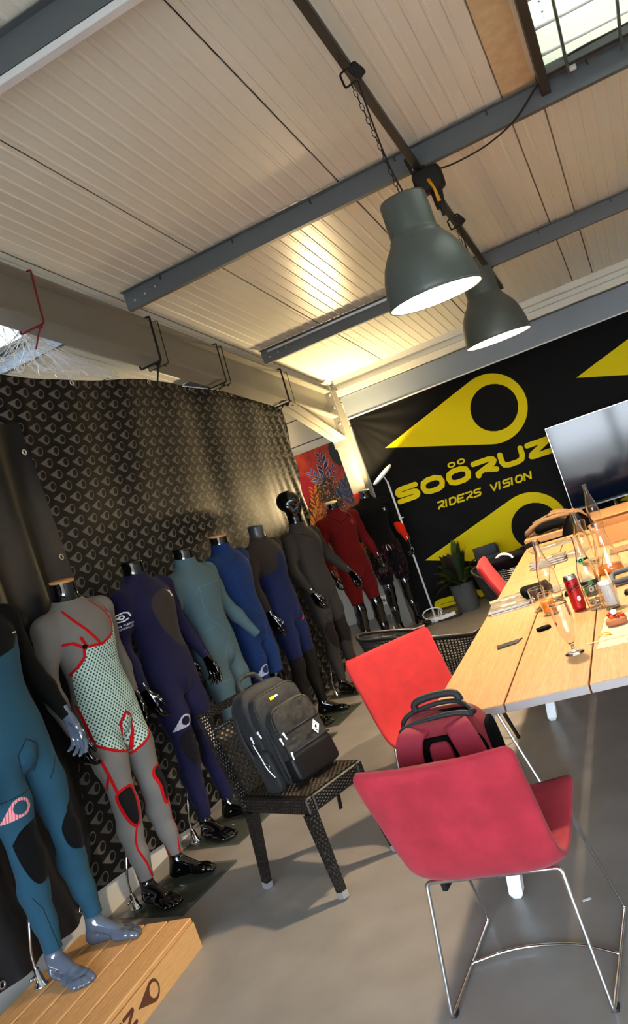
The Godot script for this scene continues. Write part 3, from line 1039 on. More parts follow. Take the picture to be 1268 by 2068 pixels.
# ================================================================ bodies: a distance field summed over limbs, meshed as surface nets
class Field:
	var o: Vector3
	var c: float
	var nx: int
	var ny: int
	var nz: int
	var k: float
	var acc := PackedFloat32Array()
	func _init(lo: Vector3, hi: Vector3, cell: float, kk: float):
		o = lo
		c = cell
		k = kk
		nx = int((hi.x - lo.x) / c) + 2
		ny = int((hi.y - lo.y) / c) + 2
		nz = int((hi.z - lo.z) / c) + 2
		acc.resize(nx * ny * nz)
	func cone(a: Vector3, b: Vector3, ra: float, rb: float, sq := Vector3.ONE):
		# tapered capsule; sq squeezes it about its middle (values below 1 make that axis thinner)
		var m := maxf(ra, rb) + k * 6.0
		var mn := (a.min(b) - Vector3.ONE * m - o) / c
		var mx := (a.max(b) + Vector3.ONE * m - o) / c
		var inv := Vector3.ONE / sq
		var mid := (a + b) * 0.5
		var a2 := mid + (a - mid) * inv
		var ab := (b - mid) * inv - (a - mid) * inv
		var ll := maxf(ab.dot(ab), 1e-9)
		var smin := minf(sq.x, minf(sq.y, sq.z))
		for z in range(maxi(0, int(mn.z)), mini(nz - 1, int(mx.z) + 1) + 1):
			for y in range(maxi(0, int(mn.y)), mini(ny - 1, int(mx.y) + 1) + 1):
				var at := (z * ny + y) * nx
				for x in range(maxi(0, int(mn.x)), mini(nx - 1, int(mx.x) + 1) + 1):
					var p := mid + (o + Vector3(x, y, z) * c - mid) * inv - a2
					var t := clampf(p.dot(ab) / ll, 0.0, 1.0)
					var d := ((p - ab * t).length() - ra - (rb - ra) * t) * smin
					if d < k * 6.0:
						acc[at + x] += exp(-d / k)
	func loft(secs: Array):
		# stacked ellipses [y, half width, half depth, z centre]
		for y in ny:
			var Y := o.y + y * c
			var n := secs.size()
			if Y < secs[0][0] - 0.05 or Y > secs[n - 1][0] + 0.05:
				continue
			var Yc := clampf(Y, secs[0][0], secs[n - 1][0] - 1e-5)
			var i := 0
			while i < n - 2 and Yc >= secs[i + 1][0]:
				i += 1
			var t: float = (Yc - secs[i][0]) / (secs[i + 1][0] - secs[i][0])
			var v := []
			for q in range(1, 4):
				v.append(cubic_interpolate(secs[i][q], secs[i + 1][q], secs[maxi(i - 1, 0)][q], secs[mini(i + 2, n - 1)][q], t))
			var over := absf(Y - Yc)
			for z in nz:
				var Z: float = o.z + z * c - v[2]
				if absf(Z) > v[1] + k * 6.0:
					continue
				for x in nx:
					var X := o.x + x * c
					if absf(X) > v[0] + k * 6.0:
						continue
					var L := sqrt(X * X + Z * Z)
					var qx: float = X / v[0]
					var qz: float = Z / v[1]
					var q := pow(pow(absf(qx), 2.3) + pow(absf(qz), 2.3), 1.0 / 2.3)
					var d: float = L * (1.0 - 1.0 / q) if q > 0.05 else -minf(v[0], v[1])
					d = maxf(d, over) if over > 0.0 else d
					if d < k * 6.0:
						acc[(z * ny + y) * nx + x] += exp(-maxf(d, -k * 8.0) / k)
	func mesh() -> Dictionary:
		var val := PackedFloat32Array()
		val.resize(acc.size())
		for i in acc.size():
			val[i] = log(acc[i] + 1e-4)
		var sy := nx
		var sz := nx * ny
		var offs := [0, 1, sy, sy + 1, sz, sz + 1, sz + sy, sz + sy + 1]
		var idx := PackedInt32Array()
		idx.resize(acc.size())
		idx.fill(-1)
		var P := PackedVector3Array()
		var N := PackedVector3Array()
		var cells := PackedInt32Array()
		var corner := [Vector3(0, 0, 0), Vector3(1, 0, 0), Vector3(0, 1, 0), Vector3(1, 1, 0), Vector3(0, 0, 1), Vector3(1, 0, 1), Vector3(0, 1, 1), Vector3(1, 1, 1)]
		var ed := [[0, 1], [2, 3], [4, 5], [6, 7], [0, 2], [1, 3], [4, 6], [5, 7], [0, 4], [1, 5], [2, 6], [3, 7]]
		for z in nz - 1:
			for y in ny - 1:
				var at := z * sz + y * sy
				for x in nx - 1:
					var i := at + x
					var v0 := val[i]
					# skip quickly what is far outside or deep inside
					if v0 < -5.9 or v0 > 9.0:
						continue
					var v := [v0, val[i + 1], val[i + sy], val[i + sy + 1], val[i + sz], val[i + sz + 1], val[i + sz + sy], val[i + sz + sy + 1]]
					var pos := 0
					for q in v:
						if q > 0.0:
							pos += 1
					if pos == 0 or pos == 8:
						continue
					var s := Vector3.ZERO
					var n := 0
					for e in ed:
						var a: float = v[e[0]]
						var b: float = v[e[1]]
						if (a > 0.0) != (b > 0.0):
							s += corner[e[0]].lerp(corner[e[1]], a / (a - b))
							n += 1
					s /= n
					idx[i] = P.size()
					cells.append(i)
					P.append(o + (Vector3(x, y, z) + s) * c)
					var fx := 1.0 - s.x
					var fy := 1.0 - s.y
					var fz := 1.0 - s.z
					var g := Vector3(
						(v[1] - v[0]) * fy * fz + (v[3] - v[2]) * s.y * fz + (v[5] - v[4]) * fy * s.z + (v[7] - v[6]) * s.y * s.z,
						(v[2] - v[0]) * fx * fz + (v[3] - v[1]) * s.x * fz + (v[6] - v[4]) * fx * s.z + (v[7] - v[5]) * s.x * s.z,
						(v[4] - v[0]) * fx * fy + (v[5] - v[1]) * s.x * fy + (v[6] - v[2]) * fx * s.y + (v[7] - v[3]) * s.x * s.y)
					N.append((-g).normalized())
		var T := PackedInt32Array()
		var step := [1, sy, sz]
		for i in cells:
			# edges leaving this cell's low corner along each axis; the four cells around it
			for a in 3:
				var in0 := val[i] > 0.0
				if in0 == (val[i + step[a]] > 0.0):
					continue
				var u: int = step[(a + 1) % 3]
				var w: int = step[(a + 2) % 3]
				var q0 := idx[i]
				if i - u - w < 0:
					continue
				var q1 := idx[i - u]
				var q2 := idx[i - u - w]
				var q3 := idx[i - w]
				if q1 < 0 or q2 < 0 or q3 < 0:
					continue
				if in0:
					T.append_array(PackedInt32Array([q0, q2, q1, q0, q3, q2]))
				else:
					T.append_array(PackedInt32Array([q0, q1, q2, q0, q2, q3]))
		return {"p": P, "n": N, "t": T}

# one relaxing pass that evens out the stair steps of the net
func relax(m: Dictionary, times := 1, amount := 0.5) -> Dictionary:
	var P: PackedVector3Array = m.p
	var T: PackedInt32Array = m.t
	for r in times:
		var S := PackedVector3Array()
		S.resize(P.size())
		var C := PackedFloat32Array()
		C.resize(P.size())
		for i in range(0, T.size(), 3):
			var a := T[i]
			var b := T[i + 1]
			var c := T[i + 2]
			S[a] += P[b] + P[c]
			S[b] += P[a] + P[c]
			S[c] += P[a] + P[b]
			C[a] += 2.0
			C[b] += 2.0
			C[c] += 2.0
		for i in P.size():
			if C[i] > 0.0:
				P[i] = P[i].lerp(S[i] / C[i], amount)
	m.p = P
	return m

# keeps the side of a mesh where f(point) > 0, cutting triangles cleanly
func clip(m: Dictionary, f: Callable) -> Dictionary:
	var P: PackedVector3Array = m.p
	var N: PackedVector3Array = m.n
	var T: PackedInt32Array = m.t
	var val := PackedFloat32Array()
	val.resize(P.size())
	for i in P.size():
		val[i] = f.call(P[i])
	var p2 := PackedVector3Array()
	var n2 := PackedVector3Array()
	var t2 := PackedInt32Array()
	var map := PackedInt32Array()
	map.resize(P.size())
	map.fill(-1)
	var cut := {}
	for i in range(0, T.size(), 3):
		var out := PackedInt32Array()
		for k in 3:
			var a := T[i + k]
			var b := T[i + (k + 1) % 3]
			if val[a] > 0.0:
				if map[a] < 0:
					map[a] = p2.size()
					p2.append(P[a])
					n2.append(N[a])
				out.append(map[a])
			if (val[a] > 0.0) != (val[b] > 0.0):
				var key := Vector2i(mini(a, b), maxi(a, b))
				if not cut.has(key):
					var t := val[a] / (val[a] - val[b])
					cut[key] = p2.size()
					p2.append(P[a].lerp(P[b], t))
					n2.append(N[a].lerp(N[b], t).normalized())
				out.append(cut[key])
		for k in range(1, out.size() - 1):
			t2.append(out[0])
			t2.append(out[k])
			t2.append(out[k + 1])
	return {"p": p2, "n": n2, "t": t2}

func to_mesh(m: Dictionary, grow := 0.0, uvf = null, mirror := false) -> ArrayMesh:
	var P: PackedVector3Array = m.p.duplicate()
	var N: PackedVector3Array = m.n.duplicate()
	var T: PackedInt32Array = m.t.duplicate()
	var U := PackedVector2Array()
	U.resize(P.size())
	for i in P.size():
		if uvf != null:
			U[i] = uvf.call(P[i])
		P[i] += N[i] * grow
		if mirror:
			P[i].x = -P[i].x
			N[i].x = -N[i].x
	if mirror:
		for i in range(0, T.size(), 3):
			var s := T[i]
			T[i] = T[i + 1]
			T[i + 1] = s
	var arr := []
	arr.resize(Mesh.ARRAY_MAX)
	arr[Mesh.ARRAY_VERTEX] = P
	arr[Mesh.ARRAY_NORMAL] = N
	arr[Mesh.ARRAY_TEX_UV] = U
	arr[Mesh.ARRAY_INDEX] = T
	var am := ArrayMesh.new()
	am.add_surface_from_arrays(Mesh.PRIMITIVE_TRIANGLES, arr)
	return am

# the man-size figure without head; arms given as [elbow, wrist] for each side (left of the figure is +x)
func body_field(arms: Array, legs: Array) -> Dictionary:
	var F := Field.new(Vector3(-0.46, 0.05, -0.19), Vector3(0.46, 1.66, 0.24), 0.0125, 0.013)
	F.loft([[0.86, 0.120, 0.085, -0.010], [0.90, 0.160, 0.108, -0.012], [0.96, 0.170, 0.116, -0.010], [1.02, 0.160, 0.110, -0.004], [1.08, 0.147, 0.100, 0.002], [1.13, 0.142, 0.096, 0.004], [1.20, 0.149, 0.102, 0.006],
		[1.28, 0.164, 0.112, 0.008], [1.35, 0.172, 0.112, 0.004], [1.41, 0.165, 0.098, -0.004], [1.455, 0.128, 0.080, -0.010], [1.49, 0.085, 0.066, -0.010], [1.53, 0.062, 0.060, -0.006], [1.58, 0.058, 0.059, 0.0], [1.66, 0.058, 0.059, 0.002]])
	for s in [-1.0, 1.0]:
		var A: Array = arms[0 if s < 0.0 else 1]
		var sh := Vector3(0.185 * s, 1.405, -0.008)
		F.cone(Vector3(0.10 * s, 1.43, -0.012), sh, 0.052, 0.060)                   # collar bone to shoulder
		F.cone(sh, sh.lerp(A[0], 0.45), 0.060, 0.045)
		F.cone(sh.lerp(A[0], 0.45), A[0], 0.045, 0.036)
		F.cone(A[0], A[0].lerp(A[1], 0.35), 0.037, 0.039)
		F.cone(A[0].lerp(A[1], 0.35), A[1], 0.039, 0.024)
		F.cone(Vector3(0.045 * s, 1.335, 0.066), Vector3(0.11 * s, 1.335, 0.052), 0.040, 0.036, Vector3(1, 1, 0.9))   # chest
		F.cone(Vector3(0.09 * s, 1.30, -0.07), Vector3(0.07 * s, 1.40, -0.062), 0.04, 0.04)                         # shoulder blade
		F.cone(Vector3(0.072 * s, 0.925, -0.075), Vector3(0.085 * s, 0.87, -0.060), 0.062, 0.060)                     # buttock
		var Lg: Array = legs[0 if s < 0.0 else 1]   # hip, knee, ankle
		F.cone(Lg[0], Lg[0].lerp(Lg[1], 0.4), 0.084, 0.078)
		F.cone(Lg[0].lerp(Lg[1], 0.4) + Vector3(0, 0, 0.006), Lg[1], 0.077, 0.050)
		F.cone(Lg[1] + Vector3(0, 0.015, 0.010), Lg[1] + Vector3(0, -0.05, 0.008), 0.046, 0.040)                       # knee cap
		F.cone(Lg[1], Lg[1].lerp(Lg[2], 0.3) + Vector3(0, 0, -0.018), 0.049, 0.052)
		F.cone(Lg[1].lerp(Lg[2], 0.3) + Vector3(0, 0, -0.018), Lg[1].lerp(Lg[2], 0.62) + Vector3(0, 0, -0.012), 0.052, 0.040)
		F.cone(Lg[1].lerp(Lg[2], 0.6), Lg[2], 0.038, 0.032)
	F.cone(Vector3(0, 0.88, 0.075), Vector3(0, 0.845, 0.055), 0.036, 0.034)
	return relax(F.mesh(), 1, 0.4)

func hand_field() -> Dictionary:
	# left hand hanging, wrist at the origin, fingers towards -y, palm facing the thigh (-x), thumb to the front (+z)
	var F := Field.new(Vector3(-0.075, -0.215, -0.065), Vector3(0.045, 0.05, 0.085), 0.0036, 0.0032)
	F.cone(Vector3(0, 0.045, 0), Vector3(0, -0.01, 0), 0.0245, 0.022, Vector3(0.85, 1, 1.1))
	var base := [Vector3(-0.004, -0.092, 0.032), Vector3(0.0, -0.098, 0.011), Vector3(-0.001, -0.095, -0.010), Vector3(-0.006, -0.086, -0.029)]
	var lens := [[0.040, 0.025, 0.019], [0.044, 0.028, 0.020], [0.041, 0.026, 0.020], [0.032, 0.020, 0.018]]
	var curl := [[0.22, 0.65, 0.95], [0.35, 0.85, 1.2], [0.45, 1.0, 1.35], [0.5, 1.05, 1.45]]
	for i in 4:
		F.cone(Vector3(0.0, -0.008, 0.016 - 0.0105 * i), base[i], 0.0155, 0.0115, Vector3(0.95, 1, 1))
		var p: Vector3 = base[i]
		for j in 3:
			var a: float = curl[i][j]
			var q: Vector3 = p + Vector3(-sin(a), -cos(a), (0.10 - 0.075 * i) * 0.6).normalized() * lens[i][j]
			F.cone(p, q, 0.0098 - 0.0009 * j - (0.001 if i == 3 else 0.0), 0.0090 - 0.0010 * j - (0.001 if i == 3 else 0.0))
			p = q
	F.cone(Vector3(-0.006, -0.022, 0.020), Vector3(-0.018, -0.050, 0.041), 0.0165, 0.0135)
	F.cone(Vector3(-0.018, -0.050, 0.041), Vector3(-0.026, -0.080, 0.050), 0.0125, 0.0105)
	F.cone(Vector3(-0.026, -0.080, 0.050), Vector3(-0.034, -0.105, 0.050), 0.0100, 0.0082)
	return F.mesh()

func foot_field() -> Dictionary:
	# left foot, ankle above the origin, toes towards +z, big toe on the inside (-x)
	var F := Field.new(Vector3(-0.07, -0.01, -0.085), Vector3(0.075, 0.20, 0.215), 0.0044, 0.0038)
	F.cone(Vector3(0, 0.22, -0.012), Vector3(0, 0.085, -0.010), 0.033, 0.034)
	F.cone(Vector3(0.0, 0.030, -0.045), Vector3(0.0, 0.085, -0.018), 0.029, 0.032)
	F.cone(Vector3(0, 0.085, -0.004), Vector3(-0.008, 0.040, 0.085), 0.034, 0.024)
	F.cone(Vector3(0.002, 0.024, -0.035), Vector3(0.012, 0.022, 0.085), 0.026, 0.024)
	F.cone(Vector3(-0.022, 0.026, 0.085), Vector3(-0.026, 0.022, 0.130), 0.025, 0.021)
	F.cone(Vector3(0.026, 0.021, 0.075), Vector3(0.026, 0.018, 0.112), 0.022, 0.018)
	F.cone(Vector3(0.0, 0.028, 0.08), Vector3(0.0, 0.022, 0.12), 0.026, 0.019)
	var tip := [[-0.029, 0.180, 0.0145], [-0.006, 0.184, 0.0105], [0.012, 0.174, 0.0098], [0.028, 0.161, 0.0092], [0.041, 0.144, 0.0088]]
	for t in tip:
		var r: float = t[2]
		F.cone(Vector3(t[0] * 0.92, 0.020, 0.115), Vector3(t[0], 0.019, t[1] - 0.022), r, r * 0.95)
		F.cone(Vector3(t[0], 0.019, t[1] - 0.022), Vector3(t[0], r * 0.95, t[1]), r * 0.95, r * 0.9)
	var m := F.mesh()
	var P: PackedVector3Array = m.p
	for i in P.size():
		if P[i].y < 0.0:
			P[i].y = 0.0
	m.p = P
	return m

func head_field() -> Dictionary:
	# smooth display head, neck root at the origin, face towards +z
	var F := Field.new(Vector3(-0.10, -0.02, -0.125), Vector3(0.10, 0.325, 0.135), 0.0058, 0.011)
	F.cone(Vector3(0, -0.03, -0.002), Vector3(0, 0.10, -0.008), 0.056, 0.050)
	F.cone(Vector3(0, 0.215, -0.026), Vector3(0, 0.222, 0.006), 0.090, 0.082, Vector3(0.83, 1, 1))
	F.cone(Vector3(0, 0.200, 0.022), Vector3(0, 0.105, 0.056), 0.072, 0.034, Vector3(0.86, 1, 1))
	F.cone(Vector3(0, 0.198, 0.084), Vector3(0, 0.158, 0.101), 0.005, 0.008)                 # nose
	F.cone(Vector3(-0.012, 0.127, 0.079), Vector3(0.012, 0.127, 0.079), 0.006, 0.006)           # mouth
	for s in [-1.0, 1.0]:
		F.cone(Vector3(0.036 * s, 0.112, 0.020), Vector3(0.050 * s, 0.160, -0.002), 0.026, 0.030)   # jaw
		F.cone(Vector3(0.024 * s, 0.205, 0.073), Vector3(0.040 * s, 0.204, 0.062), 0.010, 0.010)       # brow
		F.cone(Vector3(0.075 * s, 0.190, -0.010), Vector3(0.074 * s, 0.160, -0.004), 0.010, 0.008, Vector3(0.6, 1, 1.2))   # ear
	return F.mesh()

# ================================================================ mannequins in wetsuits
const SLO := Vector2(-0.70, 0.0)
const SHI := Vector2(0.70, 1.65)

func suit_uv(p: Vector3) -> Vector2:
	return Vector2((0.22 * atan2(p.x, p.z + 0.14) + 0.70) / 1.40, 1.0 - p.y / 1.65)

func S(x: float, y: float) -> Vector2:   # where a point of the front lands on the suit's pattern
	var z := 0.10 if y > 0.95 else (0.07 if y > 0.6 else 0.045)
	return Vector2(0.22 * atan2(x, z + 0.14), y)

func SS(list: Array) -> Array:
	var o := []
	for q in list:
		o.append(S(q[0], q[1]))
	return o

func rounded(list: Array) -> Array:   # smooth closed outline through points
	var v := []
	for q in list:
		v.append(Vector3(q[0], q[1], 0))
	var o := []
	for q in curve(v, 5, true):
		o.append(S(q.x, q.y))
	return o

func suit_painter(c: Color) -> Painter:
	return Painter.new(1050, 1238, SLO, SHI, c)

func neoprene(t: Texture2D, c := Color.WHITE) -> StandardMaterial3D:
	var m := mat(c, 0.85, 0.0, 0.2)
	if t != null:
		m.albedo_texture = t
	m.rim_enabled = true
	m.rim = 0.05
	m.rim_tint = 0.6
	return m

func arm_split(p: Vector3) -> float:   # above zero on the arms
	return absf(p.x) - table1([[0.6, 0.205], [0.95, 0.200], [1.14, 0.190], [1.30, 0.176], [1.38, 0.160], [1.45, 0.135], [1.50, 0.115]], p.y)

var bodies := {}
var hand_mesh: ArrayMesh
var hand_mesh_right: ArrayMesh
var foot_mesh: ArrayMesh
var foot_mesh_right: ArrayMesh

func pose(key: String) -> Array:
	var rest := [[Vector3(-0.258, 1.150, -0.030), Vector3(-0.285, 0.925, 0.050)], [Vector3(0.258, 1.150, -0.030), Vector3(0.285, 0.925, 0.050)]]
	if key == "back":
		rest[1] = [Vector3(0.252, 1.160, -0.070), Vector3(0.262, 0.945, -0.055)]
	if key == "between":
		rest[0] = [Vector3(-0.242, 1.160, -0.075), Vector3(-0.246, 0.945, -0.060)]
		rest[1] = [Vector3(0.252, 1.155, 0.005), Vector3(0.274, 0.895, 0.150)]
	if key == "held_back":
		rest[0] = [Vector3(-0.245, 1.160, -0.080), Vector3(-0.248, 0.945, -0.075)]
		rest[1] = [Vector3(0.245, 1.160, -0.080), Vector3(0.248, 0.945, -0.075)]
	if key == "reach":
		rest[1] = [Vector3(0.285, 1.165, 0.0), Vector3(0.345, 0.965, 0.135)]
		rest[0] = [Vector3(-0.250, 1.150, -0.010), Vector3(-0.245, 0.935, 0.100)]
	return rest

func body(key: String) -> Dictionary:
	if bodies.has(key):
		return bodies[key]
	var legs := [[Vector3(-0.090, 0.87, -0.002), Vector3(-0.103, 0.485, 0.010), Vector3(-0.118, 0.085, -0.012)], [Vector3(0.090, 0.87, -0.002), Vector3(0.103, 0.485, 0.010), Vector3(0.118, 0.085, -0.012)]]
	var m := body_field(pose(key), legs)
	var arms := clip(m, arm_split)
	var trunk := clip(m, func(p): return -arm_split(p))
	bodies[key] = {
		"right": clip(arms, func(p): return -p.x), "left": clip(arms, func(p): return p.x),
		"trunk": clip(trunk, func(p): return 1.600 - p.y - 0.20 * p.z)}
	if hand_mesh == null:
		var h := hand_field()
		hand_mesh = to_mesh(h)
		hand_mesh_right = to_mesh(h, 0.0, null, true)
		var f := foot_field()
		foot_mesh = to_mesh(f)
		foot_mesh_right = to_mesh(f, 0.0, null, true)
	return bodies[key]

# o: at (x, y, d), face (degrees turned from +x towards the camera), size, pose, suit, sleeves, skin, cap, hem (leg end), cuff, neck height, plate
func mannequin(label: String, o: Dictionary) -> Node3D:
	var t := thing("mannequin", label, "mannequin", V(o.at[0], o.at[1], o.at[2]), deg_to_rad(90.0 - o.face), "dressed display mannequins in a row")
	t.scale = Vector3.ONE * o.size
	var key: String = o.get("pose", "rest")
	var B := body(key)
	var hem: float = o.get("hem", 0.125)
	var nk: float = o.get("neck", 1.525)
	var skin: Material = o.skin
	var neckline := func(p: Vector3) -> float: return nk - p.y - 0.22 * p.z
	var suit := clip(clip(B.trunk, neckline), func(p): return p.y - hem)
	var s := obj(o.get("suit_name", "wetsuit"), to_mesh(suit, 0.004, suit_uv), o.suit, t)
	obj("neck", to_mesh(clip(B.trunk, func(p): return p.y + 0.22 * p.z - nk + 0.012)), o.get("neck_skin", skin), t)
	if not o.has("head"):
		obj("neck_cap", lathe_mesh([Vector2(0, -0.002), Vector2(0.060, -0.002), Vector2(0.0615, 0.002), Vector2(0.0605, 0.007), Vector2(0, 0.0075)], 32), o.cap, t, Transform3D(Basis(Vector3.RIGHT, 0.197).scaled(Vector3(0.97, 1, 1.0)), Vector3(0, 1.600, 0.001)))
	else:
		obj("head", to_mesh(o.head), skin, t, Transform3D(Basis(Vector3.UP, deg_to_rad(o.get("look", 0.0))), Vector3(0, 1.535, 0.0)))
	if hem > 0.2:
		obj("leg", to_mesh(clip(clip(B.trunk, func(p): return hem + 0.03 - p.y), func(p): return p.x)), o.get("leg_skin", skin), t)
		obj("leg", to_mesh(clip(clip(B.trunk, func(p): return hem + 0.03 - p.y), func(p): return -p.x)), o.get("leg_skin", skin), t)
	var A := pose(key)
	for k in 2:
		var arm: Array = A[k]
		var dir: Vector3 = (arm[1] - arm[0]).normalized()
		var cuff: float = o.get("cuff", [0.0, 0.0])[k]
		var end: Vector3 = arm[1] + dir * cuff
		var sl := clip(B["right"] if k == 0 else B["left"], func(p): return dir.dot(end - p))
		obj("sleeve", to_mesh(sl, 0.0045, suit_uv), o.sleeves[k], s)
		if o.get("no_hand", -1) == k:
			continue
		var down := (dir + Vector3(0, -1.0, 0)).normalized()
		var bs := Basis(Quaternion(Vector3.DOWN, down))
		obj("hand", hand_mesh_right if k == 0 else hand_mesh, skin, t, Transform3D(bs, arm[1] + dir * 0.005))
	for k in 2:
		var sx := -1.0 if k == 0 else 1.0
		obj("foot", foot_mesh_right if k == 0 else foot_mesh, skin, t, Transform3D(Basis(Vector3.UP, deg_to_rad(13.0 * sx)), Vector3(0.118 * sx, 0.0, -0.010)))
	# support: steel rod behind the right calf in a clamp, on a sheet of glass
	if o.get("plate", true):
		obj("base_plate", box_mesh(Vector3(0.46, 0.010, 0.40), 0.002), M.plate_glass, t, Transform3D(Basis.IDENTITY, Vector3(0, -0.0052, 0.055)))
	obj("support_rod", tube_mesh(bent([Vector3(-0.155, 0.05, -0.10), Vector3(-0.150, 0.13, -0.105), Vector3(-0.125, 0.30, -0.058)], 0.03), 0.006, 8), M.chrome, t)
	obj("rod_clamp", lathe_mesh([Vector2(0, 0), Vector2(0.030, 0), Vector2(0.030, 0.006), Vector2(0.022, 0.012), Vector2(0.013, 0.07), Vector2(0, 0.07)], 16), M.chrome, t, Transform3D(Basis.IDENTITY, Vector3(-0.155, 0.0, -0.10)))
	obj("clamp_screw", tube_mesh([Vector3(-0.168, 0.045, -0.10), Vector3(-0.195, 0.045, -0.10)], 0.007, 6), M.chrome, t)
	return t

func seams(p: Painter, c: Color, w := 0.0045):
	p.line(SS([[-0.16, 1.30], [-0.10, 1.345], [0.0, 1.335], [0.10, 1.345], [0.16, 1.30]]), w, c)
	p.line(SS([[-0.10, 1.34], [-0.11, 1.25], [-0.10, 1.15], [0.0, 1.02], [0.03, 0.98]]), w, c)
	p.line(SS([[0.10, 1.34], [0.115, 1.22], [0.11, 1.06], [0.03, 0.98]]), w, c)
	p.line(SS([[-0.17, 1.06], [-0.08, 1.08]]), w, c)
	p.line(SS([[-0.055, 0.80], [-0.05, 0.90], [0.0, 0.945], [0.05, 0.90], [0.055, 0.80]]), w, c)
	p.line(SS([[-0.19, 0.74], [-0.02, 0.72]]), w, c)

func thigh_emblem(p: Painter, at: Vector2, r: float, c: Color, base: Color, stripes := 9):
	p.emblem(at, r, r * 2.5, deg_to_rad(24), c, r * 0.70)
	for i in stripes * 2:   # cut by fine slanted gaps
		var o := at + Vector2(-r * 2.6 + i * r * 0.28, -r * 1.7)
		p.line([o, o + Vector2(r * 0.7, r * 3.2)], 0.0016, base, false)

